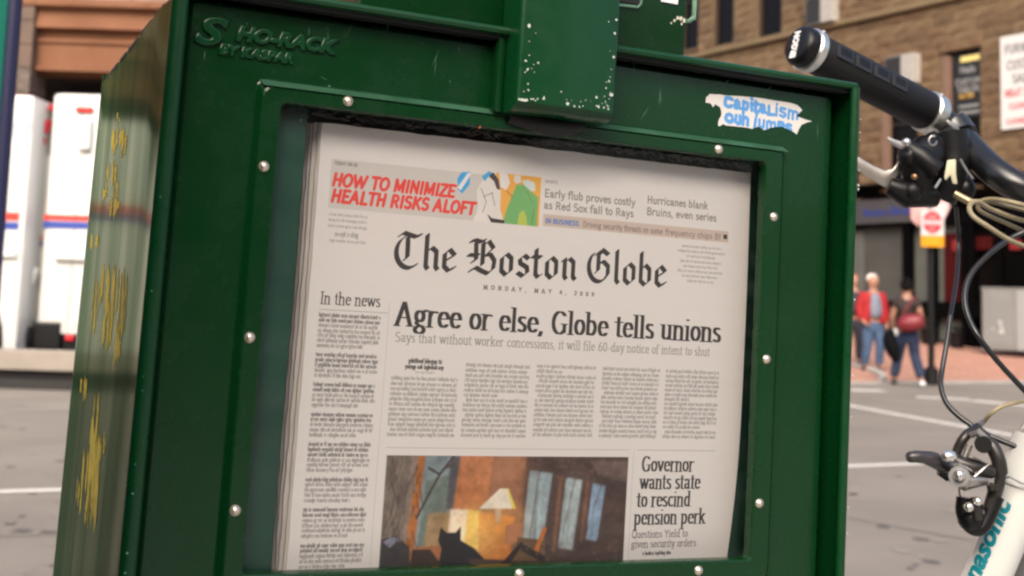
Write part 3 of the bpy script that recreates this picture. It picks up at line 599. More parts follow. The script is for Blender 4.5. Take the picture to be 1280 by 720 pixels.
def lay(parent, T, x0, x1, z0, z1, ch, lmin, lmax, holes, meshes, vis, rest, cnt, ydep=.045, name='stone_block'):
    z = z0; row = 0; n = int(round((z1-z0)/ch)); ch = (z1-z0)/n
    for r_ in range(n):
        z = z0+r_*ch; x = x0-rb.uniform(0, lmin)
        while x < x1:
            l = rb.uniform(lmin, lmax); segs = [(max(x, x0), min(x+l, x1))]
            for h in holes:
                if h[1] < z+ch*.85 and h[3] > z+ch*.15:
                    ns = []
                    for a, b in segs:
                        if b <= h[0] or a >= h[2]: ns.append((a, b)); continue
                        if a < h[0]: ns.append((a, h[0]))
                        if b > h[2]: ns.append((h[2], b))
                    segs = ns
            for a, b in segs:
                if b-a < .06: continue
                me = rb.choice(meshes)
                if vis(a, b, z) and cnt[0] < 298:
                    o = link(name, me, parent); o.matrix_parent_inverse = Matrix(); o.location = (a+.006, .05-ydep, z+.006); o.scale = (b-a-.012, ydep, ch-.012); cnt[0] += 1
                else:
                    rest.add([(a+.006+v.co.x*(b-a-.012), .05-ydep+v.co.y*ydep, z+.006+v.co.z*(ch-.012)) for v in me.vertices], [tuple(p.vertices) for p in me.polygons])
            x += l
rest = MB(); cnt = [0]
def vis(a, b, z):
    p = T_F @ Vector(((a+b)/2, 0, z)); q = cam.matrix_world.inverted() @ p
    X = 640+FPX*q.x/-q.z; Y = PPY-FPX*q.y/-q.z
    return 855 < X < 1300 and -20 < Y < 225 and not (X < 1070 and Y > 60+(X-860)*.2)
lay(bs, T_F, S0, S1, SHOP+.02, belt-.02, .29, .55, 1.15, low, block_meshes, vis, rest, cnt)
lay(bs, T_F, S0, S1, belt+.16, zt, .29, .55, 1.15, upper, block_meshes, vis, rest, cnt)
rest.build('stone_block', M_brown, bs, kind='stuff')
print('blocks', cnt[0])
# belt course, window surrounds
MB().box((S0, -.12, belt-.02), (S1, .05, belt+.10), .02).box((S0, -.07, belt+.10), (S1, .05, belt+.16), .015).build('belt_course', M_cornice, bs)
def window(h, kind='sash', jamb=True):
    s0, z0, s1, z1 = h; W_ = s1-s0
    f = MB(); fw = .07
    for a in ((s0, .16, z0), (s0, .16, z1-fw)): f.box(a, (s1, .24, a[2]+fw))
    for x in (s0, s1-fw): f.box((x, .162, z0+fw), (x+fw, .238, z1-fw))
    zm = (z0+z1)/2; f.box((s0+fw, .15, zm-.03), (s1-fw, .23, zm+.03))
    w_ = f.build('window', M_frame, bs)
    MB().box((s0+fw, .20, z0+fw), (s1-fw, .206, zm-.03)).build('pane', M_glass, w_); MB().box((s0+fw, .19, zm+.03), (s1-fw, .196, z1-fw)).build('pane', M_glass, w_)
    MB().box((s0-.08, -.06, z0-.10), (s1+.08, .16, z0-.004), .01).build('sill', M_brown2, w_)
    if jamb: MB().box((s0-.1, -.03, z1+.004), (s1+.1, .16, z1+.22), .02).build('lintel', M_brown3, w_)
    return w_
for h in upper: window(h)
wins = [window(h) for h in low]
M_jamb = mat('pinkish_jamb', (0.1764, 0.1050, 0.0756), .8, var=.08)
for h in (low[1], low[0]): MB().box((h[0]-.02, -.02, h[1]), (h[0]+.16, .15, h[3]-.1)).build('jamb', M_jamb, bs)
# letters in the shop window
M_sign_b = mat('window_sign_black', (.012, .012, .013), .4); M_grey_l = mat('sign_letters_grey', (.26, .26, .25), .6); M_yel = mat('sign_yellow', (.75, .62, .22), .5)
s0, z0, s1, z1 = low[1]; s0 += .16
sg = MB().box((s0+.02, .11, fl(1200, 148, .1).z), (s1-.02, .13, z1-.14)).build('window_sign', M_sign_b, bs)
lw = s1-s0
def fz(y, d=.1): return fl(1202, y, d).z
MB().box((s0+lw*.32, .095, fz(78)), (s1-.03, .109, fz(71))).build('light_strip', M_yel, sg)
for t, y, sz in (('Nails', 92, .27), ('CUSTOM', 106, .22), ('TAILOR', 116.5, .25)):
    lettering('sign_lettering', t, sz, M_grey_l, sg, Matrix.Translation((s0+lw*.55, .105, fz(y)))@Matrix.Rotation(R(90), 4, 'X'), .004, align='CENTER', offset=.004, sx=min(1, lw*.8/(len(t)*sz*.62)))
lettering('sign_lettering', 'ALTER', .16, mat('sign_letters_amber', (.5, .3, .05), .6), sg, Matrix.Translation((s0+lw*.5, .105, fz(123)))@Matrix.Rotation(R(90), 4, 'X'), .004, align='CENTER', offset=.004)
for y in (132, 140): MB().box((s0+lw*.25, .10, fz(y+3)), (s1-.08, .109, fz(y))).build('sign_strip', M_grey_l, sg)
# banner on the wall (its words run out of the photo)
bx = Sheet(300, 240, 3, (.60, .585, .57)); gr = (.17, .17, .18); rd = (.42, .06, .08)
for t, x, y, h, c in (('FURNIT', 12, 46, 22, gr), ('CUSTOM', 18, 88, 22, gr), ('SALES', 34, 124, 22, gr), ('NEXT 3', 12, 158, 18, rd), ('CLEANERS', 24, 190, 14, rd), ('CLEANERS', 14, 228, 13, rd)):
    text(bx, t, x, y, h/1.44, c, w=.34, serif=False, sx=.9)
q0, q1 = fl(1250.5, 47, -.05), fl(1255, 162, -.05); bw = 2.9
bann = MB().box((q0.x, -.06, q1.z), (q0.x+bw, -.03, q0.z)).build('banner', print_mat('banner_print', bx), label='white banner with grey and red lettering hung on the brown stone wall', category='banner')
bann.matrix_world = T_F
plane_uv(bann, lambda c: ((c.x-q0.x)/bw, (c.z-q1.z)/(q0.z-q1.z)))
# air conditioners standing in the windows
M_ac = mat('air_conditioner_shell', (.36, .34, .31), .5, var=.1); M_grille = mat('dark_grille', (0.0200, 0.0200, 0.0200), .6)
def aircon(x0, y0, x1, y1, label):
    a, b = fl(x0, y0, -.25), fl(x1, y1, -.25); e = thing('air_conditioner', (a.x, -.25, b.z), label, 'air conditioner', T_F, 'window air conditioners')
    xm = a.x+(b.x-a.x)*.55
    MB().box((a.x, -.25, b.z), (b.x, .14, a.z), .012).build('housing', M_ac, e)
    g = MB(); n = 6
    for i in range(n): z = b.z+.03+(a.z-b.z-.06)*i/n; g.box((a.x+.03, -.262, z), (xm, -.251, z+.022))
    MB().box((a.x+.02, -.256, b.z+.02), (xm+.01, -.2501, a.z-.02)).build('grille', M_grille, e)
    g.build('louvre', M_grille, e)
    return e
aircon(1007, -2, 1040, 25, 'grey window air conditioner below an upper sash window')
aircon(1106, 72, 1142, 102, 'white window air conditioner in the lower window left of the lettered window')
# ---------------------------------------------------------------- shopfront below
M_shopd = mat('shopfront_black', (.0015, .0014, .0015), .6, spec=.04); M_sgrey = mat('shop_panel_grey', (.060, .060, .052), .5, var=.15, vscale=1.5)
M_sgrey2 = mat('shop_panel_light', (.095, .10, .09), .5, var=.08, vscale=2)
shop = MB(); shop.box((S0, .0, SHOP-.28), (S1, .5, SHOP-.002), .02).build('shop_fascia', M_shopd, bs)
MB().box((S0, -.30, SHOP-.10), (S1, .0, SHOP-.03)).build('awning', M_shopd, bs)
a, b = fl(1074, 251, -.06), fl(1150, 275, -.06)
bsgn = MB().box((fl(1060, 260, -.06).x, -.08, b.z-.04), (b.x, -.02, a.z+.0), .01).build('shop_sign', mat('sign_band_grey', (0.0510, 0.0480, 0.0510), .6, var=.1), label='grey shop sign band with faded blue lettering above the storefront', category='sign')
bsgn.matrix_world = T_F
M_sblue = mat('sign_letters_blue', (.02, .035, .22), .6)
x0 = fl(1079, 262, -.08).x; sw = fl(1139, 262, -.08).x-x0; tz = fl(1100, 269.5, -.08).z
lt = lettering('sign_lettering', 'Boston Blinds', .30, M_sblue, bsgn, Matrix.Translation((x0, -.085, tz))@Matrix.Rotation(R(90), 4, 'X'), .004, offset=.006)
vv = [v.co.x for v in lt.data.vertices]; k_ = sw/(max(vv)-min(vv))
for v in lt.data.vertices: v.co.x = x0+(v.co.x-x0)*k_
def panel(name, x0, y0, x1, y1, m, d=.2, th=.03, par=None):
    a, b = fl(x0, y0, d), fl(x1, y0, d); c = fl(x0, y1, d)
    return MB().box((a.x, d, c.z), (b.x, d+th, a.z), .004).build(name, m, par or bs)
panel('shop_window', 1040, 280, 1127, 445, M_sgrey); panel('shop_window', 1140, 285, 1200, 445, M_sgrey2, .21)
panel('shop_window', 1063, 290, 1080, 445, M_sgrey2, .15)
M_dred = mat('dark_red_paint', (.045, .004, .004), .6, spec=.1); M_red = mat('red_sign', (.20, .01, .01), .5)
panel('door', 1180, 292, 1200, 400, M_dred, .15); panel('notice', 1190, 300, 1206, 314, M_red, .1); panel('notice', 1215, 296, 1240, 312, M_dred, .1); panel('notice', 1262, 300, 1276, 312, M_red, .1); panel('door', 1262, 318, 1284, 420, M_shopd, .15)
for x in (1053, 1133, 1163, 1203, 1212, 1246, 1290, 1320): panel('mullion', x-3, 270, x+4, 450, M_shopd, -.02, .2)
panel('shop_rail', 1030, 374, 1340, 392, M_shopd, -.04, .2); panel('shop_rail', 1000, 272, 1360, 288, M_shopd, -.04, .2)
panel('stall_riser', 1030, 418, 1340, 470, M_shopd, -.05, .3); panel('stall_riser', 1215, 300, 1340, 450, mat('shop_interior', (.006, .004, .004), .7, spec=.05), .4)
# planters/benches: dark clutter along the front, each a thing
def pot(px, py, w_, h_, label):
    p = fl(px, py, -.9); P = T_F@p; z = swz(P); e = thing('planter', (P.x, P.y, z), label, 'planter', None, 'black planters along the shopfront')
    b = MB(); b.tube([(P.x, P.y, z), (P.x, P.y, z+h_*.5), (P.x, P.y, z+h_*.92), (P.x, P.y, z+h_)], [w_*.36, w_*.46, w_*.5, w_*.54], 14).build('pot', M_black, e, True)
    t = MB(); rr = random.Random(int(px))
    for i in range(60):
        a = rr.uniform(0, 6.28); l = rr.uniform(.1, .32); q = Vector((P.x, P.y, z+h_)); d_ = Vector((math.cos(a)*.7, math.sin(a)*.7, rr.uniform(.3, 1))); s_ = d_.cross(Vector((0, 0, 1))).normalized()*.03
        t.add([q, q+d_*l*.5+s_, q+d_*l, q+d_*l*.5-s_], [(0, 1, 2, 3)])
    t.build('foliage', mat('dull_leaf', (.03, .04, .02), .7), e, kind='stuff')
pot(1162, 428, .5, .42, 'wide black planter at the shopfront, just right of the walking woman'); pot(1196, 426, .4, .4, 'black planter at the shopfront between the walking woman and grey cabinet')
# ---------------------------------------------------------------- the orange stone building at the left
T_L = frame_mat(G(0, 23, 0), R2, F2)
def ll(px, py, d=0.): return local(T_L, px, py, d)
lb = thing('stone_building', (0, 0, 0), 'orange sandstone building with a dark ground floor opening behind the white trucks', 'building', T_L)
x0, x1 = -40., 1.5; zb = ll(90, 91).z
zs = [ll(90, y).z for y in (91, 84, 56, 50, 41, 38, 17, 12, -30)]
prof = [(-.02, zs[0]), (-.14, zs[0]+.01), (-.14, zs[1]), (-.05, zs[1]+.01), (-.05, zs[2]), (-.10, zs[2]+.02), (-.10, zs[3]), (-.0, zs[3]+.02), (-.02, zs[4]), (-.22, zs[5]), (-.16, zs[6]), (-.34, zs[7]), (-.34, zs[7]+.12), (.6, zs[7]+.12), (.6, zs[0])]
xp = ll(48, 60).x
n = 5
for i in range(-16, n):
    a = xp+(x1-xp)*i/n+.005; b = xp+(x1-xp)*(i+1)/n-.005
    MB().prism([(a, y, z) for y, z in prof], (b-a, 0, 0)).build('lintel_stone', M_orange, lb)
for i in range(24):
    a = x0+(x1-x0)*i/24+.005; b = x0+(x1-x0)*(i+1)/24-.005
    MB().box((a, -.28, zs[7]+.125), (b, .6, zs[8]), .02).build('carved_stone', M_pink, lb)
MB().box((x0, 0, zs[8]+.002), (x1, .6, 17)).build('wall', M_orange, lb)
px0 = ll(19, 60).x
for c in [px0-4.2*k for k in range(8)]:
    z = -.2; k = 0
    while z < zs[7]-.02:
        h_ = .45
        top = min(z+h_, zs[7]); m_ = M_carve if ll(30, 118).z < (z+top)/2 < ll(30, 74).z else M_pillar
        MB().box((c, -.30, z+.004), (c+xp-px0-.002, .5, top-.004), .02).build('pillar_stone', m_, lb); z += h_; k += 1
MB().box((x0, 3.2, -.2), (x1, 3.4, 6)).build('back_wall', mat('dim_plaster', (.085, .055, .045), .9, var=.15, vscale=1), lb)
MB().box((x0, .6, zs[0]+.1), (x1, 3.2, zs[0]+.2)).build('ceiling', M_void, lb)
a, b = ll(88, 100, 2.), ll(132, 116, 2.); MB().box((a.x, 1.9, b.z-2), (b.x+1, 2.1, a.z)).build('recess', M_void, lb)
# ---------------------------------------------------------------- the building behind the camera and along our kerb
nb = thing('brick_building', G(0, -22, 0), 'red brick building on the near side of the street', 'building')
M_redbrick = mat('near_brick', (.22, .10, .07), .9, var=.15, vscale=2)
holes = [(u, z, u+1.3, z+2.0) for u in range(-24, 25, 3) for z in (1., 4.6, 8.2)]
wb = MB(); 
for a, b, c, e in cells(-26, 26, 0, 12.5, holes): wb.prism([G(a, -22, c), G(b, -22, c), G(b, -22.4, c), G(a, -22.4, c)], (0, 0, e-c))
wb.build('wall', M_redbrick, nb)
for h in holes: MB().prism([G(h[0], -22.2, h[1]), G(h[2], -22.2, h[1]), G(h[2], -22.25, h[1]), G(h[0], -22.25, h[1])], (0, 0, 2)).build('window', M_glass, nb)
# ================================================================ electrical cabinet
cb = ground(1228, 434, .47)
P = at(1228, 434, 29.3)
ct = thing('utility_cabinet', P, 'light grey metal utility cabinet on the brick sidewalk at the right edge', 'cabinet')
M_cab = mat('cabinet_grey', (.15, .15, .145), .5, var=.06, vscale=3, speck=(6, .72, (0.3750, 0.3750, 0.3750))); M_cab2 = mat('cabinet_light', (.22, .22, .22), .5)
ax = (R2*.92-F2*.39).normalized(); ay = Vector((0, 0, 1)).cross(ax); zt_ = at(1228, 360, 29.3).z-P.z; wd = .74
def cabx(a, b, c, e, z0, z1, bev=0.): return MB().obox(P+ax*(a+b)/2+ay*(c+e)/2+Vector((0, 0, (z0+z1)/2)), ax, ay, (0, 0, 1), (abs(b-a)/2, abs(e-c)/2, (z1-z0)/2), bev)
cabx(0, wd, 0, .6, -.05, zt_-.02, .012).build('housing', M_cab, ct); cabx(-.02, wd+.5, -.02, .62, zt_-.019, zt_+.02, .012).build('lid', M_cab, ct)
cabx(wd+.004, wd+.48, 0.0, .6, -.05, zt_-.02, .012).build('housing', M_cab2, ct)
cabx(.03, wd-.03, -.012, -.002, .06, zt_-.08, .003).build('door', M_cab, ct)
M_scr = mat('scrawl_white', (.7, .7, .7), .6)
g = MB(); 
for pts in ([(.34, .60), (.42, .62), (.40, .52), (.44, .42), (.36, .36)], [(.22, .45), (.25, .42)], [(.46, .40), (.44, .33)]):
    g.tube([P+ax*a-ay*.016+Vector((0, 0, b)) for a, b in pts], .012, 6)
g.build('scrawl', M_scr, ct)
# ================================================================ trucks
def truck(name, v, xl, xr, ytop, label, side='rear'):
    pass
V1 = 15.6
T_T = frame_mat(G(0, V1, 0), R2, F2)
def tl(px, py, d=0.): return local(T_T, px, py, d)
def truck_body(e, xa, xb, zt, zf, depth, mb_bev=.08):
    MB().box((xa, 0, zf), (xb, depth, zt), mb_bev).build('body', M_white, e, True)
# second truck: its flank runs on behind the green box
zt2 = tl(90, 116).z; xa = tl(64, 150).x; xb = xa+4.6; zf = tl(100, 418).z
t2 = thing('delivery_truck', (xa, 0, 0), 'white delivery truck with straight red and blue stripe, directly behind the green box', 'truck', T_T)
truck_body(t2, xa, xb, zt2, zf, 2.2)
zs_r, zs_r2, zs_b2 = tl(85, 269).z, tl(85, 276).z, tl(85, 286).z
MB().box((xa-.004, -.006, zs_r2), (xb, .0, zs_r)).build('stripe', M_tred, t2); MB().box((xa-.004, -.006, zs_b2), (xb, 0, zs_r2-.012)).build('stripe', M_tblue, t2)
a, b = tl(95, 133, -.03), tl(116, 141, -.03); MB().box((a.x, -.05, b.z), (b.x, .01, a.z), .02).build('marker_light', mat('lamp_red', (.55, .02, .02), .25), t2)
a, b = tl(99, 147, -.1), tl(111, 187, -.1); MB().box((a.x, -.10, b.z), (b.x, .01, a.z), .025).build('hinge_cover', M_white, t2)
a, b = tl(67, 316, -.08), tl(116, 326, -.08); MB().box((a.x, -.08, b.z), (b.x, .01, a.z), .02).build('rub_rail', M_white, t2)
a, b = tl(82, 418, -.02), tl(92, 426, -.02); MB().box((a.x, -.04, b.z), (b.x, .01, a.z), .01).build('side_light', mat('lamp_red2', (.5, .02, .03), .3), t2)
MB().box((tl(42, 406).x, -.02, tl(60, 437).z), (tl(77, 406).x, .5, tl(60, 402).z), .03).build('step_box', M_black, t2)
MB().box((tl(77, 425).x, .02, tl(60, 442).z), (xb, 1.9, tl(60, 419).z), .03).build('bumper', M_black, t2)
MB().box((xa-.9, .3, .45), (xb, 1.9, zf-.02)).build('chassis', M_black, t2)
for x_ in (tl(92, 300).x, tl(119, 300).x): MB().box((x_-.006, -.004, zf+.02), (x_+.006, .002, zt2-.1)).build('panel_seam', M_dsteel, t2)
M_grime = mat('road_grime', (.40, .39, .36), .7, col2=(.58, .57, .55), vscale=4)
MB().box((xa+.02, -.003, zf+.005), (xb, .001, zf+.16)).build('skirt', M_grime, t2)
# cab to the left, set back: narrow nose with mirror arm and lamps
xc = tl(46, 200).x
MB().box((xa-.34, .28, tl(60, 405).z), (xa-.002, 2.0, tl(60, 190).z), .06).build('cab', mat('cab_grey_white', (.50, .50, .47), .4), t2, True)
MB().prism([(xa-.30, .34, tl(60, 190).z), (xa-.002, .34, tl(60, 190).z), (xa-.002, .34, tl(60, 128).z), (xa-.06, .34, tl(60, 128).z)], (0, 1.4, 0)).build('windscreen', mat('cab_glass', (.03, .03, .03), .1), t2)
M_lr = mat('reflector_red', (.40, .02, .03), .3)
MB().tube([tl(66, 130, .2), tl(58, 160, .2), tl(52, 178, .2), tl(50, 205, .2)], .035, 8).build('mirror_arm', M_dsteel, t2, True)
for p, q in (((66, 131), (64, 138)), ((62, 150), (57, 166)), ((54, 172), (53, 180))):
    a, b = tl(*p, .12), tl(*q, .12); MB().tube([a, b], .045, 8).build('reflector', M_lr, t2, True)
for y0, y1, m_ in ((294, 300, M_tred), (301, 307, M_tblue)):
    a, b = tl(41, y0, .2), tl(50, y1, .2); MB().box((a.x, .2, b.z), (b.x, .28, a.z)).build('stripe', m_, t2)
MB().tube(spline([tl(46, 335, .1), tl(36, 360, .1), tl(24, 372, .1), tl(18, 392, .1), tl(26, 408, .1), tl(38, 412, .1)], 5), .045, 8).build('step_rail', M_white, t2, True)
# first truck: left, partly out of the photo
zt1 = tl(30, 118, -.3).z; xb1 = tl(43, 130, -.3).x; xa1 = xb1-4.6
t1 = thing('delivery_truck', (xa1, -.3, 0), 'white delivery truck at the left edge of the photo with faint lettering near its top', 'truck', T_T)
zf1 = tl(10, 440, -.3).z
MB().box((xa1, -.3, zf1), (xb1, 1.9, zt1), .08).build('body', M_white, t1, True)
def wave(z0, z1, m_, y):
    v = []; n = 40
    for i in range(n+1):
        x = xa1+.1+(xb1-xa1-.18)*i/n; s_ = max(0, min(1, (xb1-.35-x)/1.2)); dz = .28*s_*s_*(3-2*s_)
        v += [(x, y, z0+dz), (x, y, z1+dz)]
    MB().add(v, [(2*i, 2*i+2, 2*i+3, 2*i+1) for i in range(n)]).build('stripe', m_, t1)
za = tl(28, 271, -.3).z; wave(za-.05, za+.05, M_tred, -.306); wave(za-.16, za-.07, M_tblue, -.306)
lettering('lettering', 'UNITED STATES POSTAL SERVICE', .13, mat('faint_lettering', (.42, .42, .55), .5), t1, Matrix.Translation((tl(38, 160, -.3).x, -.304, tl(25, 161, -.3).z))@Matrix.Rotation(R(90), 4, 'X'), .002, align='RIGHT', offset=.004)
lettering('lettering', 'EASTERN AREA', .13, mat('faint_lettering2', (.50, .50, .58), .5), t1, Matrix.Translation((tl(37, 168, -.3).x, -.304, tl(25, 170, -.3).z))@Matrix.Rotation(R(90), 4, 'X'), .002, align='RIGHT', offset=.003)
a, b = tl(-20, 313, -.33), tl(20, 322, -.33); MB().box((a.x, -.36, b.z), (b.x, -.29, a.z), .02).build('rub_rail', M_white, t1)
MB().box((xa1+.3, 0, .45), (xb1-.3, 1.6, zf1)).build('chassis', M_black, t1)
def wheel(par, x, y, r=.42, w_=.26):
    ty = MB(); ty.tube([(x, y, r), (x, y+.05, r), (x, y+w_-.05, r), (x, y+w_, r)], [r*.93, r, r, r*.93], 28).build('wheel', M_rubber, par, True)
    MB().tube([(x, y-.012, r), (x, y+.02, r)], [r*.55, r*.58], 20).build('rim', M_dsteel, bpy.data.objects[ [o.name for o in par.children][-1] ], True)
wheel(t1, tl(-58, 400, -.3).x, -.28, .5); wheel(t1, xa1+.9, -.28, .5)
MB().tube([tl(9, 423, .1), tl(12, 423, .1), tl(38, 422, .1), tl(41, 422, .1)], [.10, .15, .15, .10], 18).build('fuel_tank', M_rubber, t2, True)
wheel(t2, xb-.9, .1, .42)
a = tl(-2, 350, -.3)
# dark wheel arch on the first truck
ar = MB(); cx_ = tl(-58, 400, -.3).x; v = [(cx_+.62*math.cos(R(i*15)), -.305, .5+.75*math.sin(R(i*15))) for i in range(-2, 15)]
ar.prism(v, (0, .004, 0)).build('wheel_arch', M_black, t1)
# low island the trucks stand behind
MB().prism([tuple(T_T@Vector(p)) for p in [(-14, -.9, 0), (-1.2, -.9, 0), (-1.2, -.75, 0), (-14, -.75, 0)]], (0, 0, .11)).build('kerb', mat('dark_kerb', (.02, .018, .017), .8, var=.2), kind='structure')
MB().prism([tuple(T_T@Vector(p)) for p in [(-14, -.748, 0), (-1.2, -.748, 0), (-1.2, 7, 0), (-14, 7, 0)]], (0, 0, .12)).build('parking_lane', M_asphalt, kind='structure')
cbar = thing('concrete_barrier', (-4, -.85, 0), 'low pale concrete barrier with a dark gap beneath in front of the white trucks', 'barrier', T_T)
M_bar2 = mat('barrier_concrete', (.27, .235, .20), .8, var=.1, vscale=3)
for i in range(5): MB().box((-14+i*2.56, -.93, .22), (-14+i*2.56+2.55, -.62, .45), .02).build('beam', M_bar2, cbar)
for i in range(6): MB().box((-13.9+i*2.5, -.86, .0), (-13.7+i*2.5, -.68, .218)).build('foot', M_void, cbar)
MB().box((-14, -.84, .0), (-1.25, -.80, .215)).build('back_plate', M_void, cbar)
# ================================================================ signs on a black pole by the shops
pp = at(1164, 440, 21.5); pp.z = swz(pp)
po = thing('sign_post', pp, 'black pole on the brick sidewalk carrying the red circle sign', 'sign post')
pt = at(1160, 236, 21.5).z
MB().tube([pp, (pp.x, pp.y, pt)], .055, 12).build('pole', M_black, po, True); MB().tube([pp, pp+Vector((0, 0, .25)), pp+Vector((0, 0, .3))], [.13, .12, .06], 12).build('base', M_black, po, True)
def psheet(px0, py0, px1, py1, v, sheet, name, label, cat, shape=None, th=.02):
    c = [at(px0, py1, v), at(px1, py1, v), at(px1, py0, v), at(px0, py0, v)]; o0 = c[0]; w_ = (at(px1, py1, v)-o0).length; h_ = c[3].z-o0.z
    x_ = R2; pts = [(0, 0), (1, 0), (1, 1), (0, 1)] if shape is None else shape
    o = MB().prism([o0+x_*(a*w_)+Vector((0, 0, b*h_)) for a, b in pts], F2*th).build(name, print_mat(name+'_print', sheet), None, label=label, category=cat)
    plane_uv(o, lambda q: ((Vector(q)-o0).dot(x_)/w_, (q.z-o0.z)/h_)); return o
sh1 = Sheet(60, 94, 4, (.50, .46, .46)); rdc = (.42, .012, .02)
sh1.poly(E_(30, 33, 25, 28, 0, 360, 40), rdc); sh1.rect(6, 27, 54, 39, (.45, .40, .42)); text(sh1, 'STOP', 11, 36.5, 5, (.5, .2, .22), w=.3, serif=False, width=38)
text(sh1, 'HERE', 18, 21, 4, (.75, .4, .42), w=.3, serif=False, width=24); text(sh1, 'FOR', 20, 53, 4, (.75, .4, .42), w=.3, serif=False, width=18)
sh1.rect(0, 66, 60, 94, (.60, .24, .003)); text(sh1, 'PED', 14, 84, 7, (.7, .28, .02), w=.3, serif=False, width=30)
psheet(1151.5, 261, 1180, 308, 21.3, sh1, 'street_sign', 'white sign with a red disc above an orange panel, on the black pole', 'sign')
sh2 = Sheet(50, 60, 3, (.55, .27, .25))
for i in range(9): sh2.rect(5, 6+i*5.6, 40-(i % 3)*5, 8+i*5.6, (.45, .42, .42), .6)
sh2.poly([(22, 60), (50, 40), (50, 60)], rdc)
psheet(1138, 247, 1161, 283, 21.45, sh2, 'poster', 'pink and white pennant left of the red disc sign', 'pennant', [(0, 1), (.05, .25), (.45, .0), (.62, .05), (.8, .5), (1, .7), (1, .8), (.6, 1)])
sh3 = Sheet(50, 60, 3, (.50, .34, .34))
for i in range(7): sh3.rect(12, 8+i*6, 44-(i % 3)*5, 10+i*6, (.75, .72, .72), .7)
psheet(1164, 250, 1188, 280, 21.45, sh3, 'poster', 'pale pink pennant right of the red disc sign', 'pennant', [(0, .8), (.05, .5), (.55, .0), (1, .75), (.85, 1), (.3, 1)])
# ================================================================ people
M_skin = mat('skin', (.36, .18, .12), .55); M_skin2 = mat('skin_tan', (.28, .14, .09), .55)
M_redj = mat('red_jacket_cloth', (.30, .005, .008), .75, var=.15, vscale=12, bump=.4, bscale=20, bdist=.02); M_jean = mat('blue_denim', (.045, .085, .16), .85, var=.3, vscale=6, bump=.3, bscale=15, bdist=.02); M_jean2 = mat('dark_denim', (.011, .019, .05), .85, var=.3, vscale=7, bump=.3, bscale=15, bdist=.02)
M_shirt = mat('grey_blue_shirt', (.17, .19, .24), .8, var=.1); M_brownt = mat('brown_top', (.022, .012, .010), .8, var=.2); M_hair = mat('black_hair', (.004, .0035, .0035), .7, spec=.1, bump=.6, bscale=60, bdist=.01)
M_whair = mat('white_hair', (.62, .58, .54), .8); M_shoe = mat('dark_shoe', (.01, .01, .01), .5); M_sneak = mat('white_sneaker', (.7, .7, .7), .6); M_bag = mat('dark_red_leather', (.16, .012, .018), .45, var=.2, vscale=9, bump=.5, bscale=10, bdist=.03)
M_coat = mat('black_coat', (.004, .004, .005), .9, spec=.1, bump=.7, bscale=8, bdist=.05); M_navy = mat('navy_collar', (.015, .02, .05), .8); M_rhair = mat('reddish_hair', (.28, .09, .03), .7); M_dk = mat('dark_clothes', (.02, .02, .03), .8)
def skin_mesh(name, verts, edges, m, parent, xf, sub=1):
    """verts: (x,y,z,radius) or (x,y,z,rx,ry)"""
    me = bpy.data.meshes.new(name); me.from_pydata([xf(v[:3]) for v in verts], edges, []); o = bpy.data.objects.new(name, me); C.objects.link(o)
    md = o.modifiers.new('skin', 'SKIN'); md.use_smooth_shade = True
    sv = me.skin_vertices[0].data
    for i, v in enumerate(verts): sv[i].radius = (v[3], v[4] if len(v) > 4 else v[3]); sv[i].use_root = (i == 0)
    if sub: o.modifiers.new('sub', 'SUBSURF').levels = sub; o.modifiers['sub'].render_levels = sub
    bpy.context.view_layer.update(); dg = bpy.context.evaluated_depsgraph_get()
    m2 = bpy.data.meshes.new_from_object(o.evaluated_get(dg)); bpy.data.objects.remove(o); m2.name = name; m2.materials.clear(); m2.materials.append(m); m2.shade_smooth()
    return link(name, m2, parent)
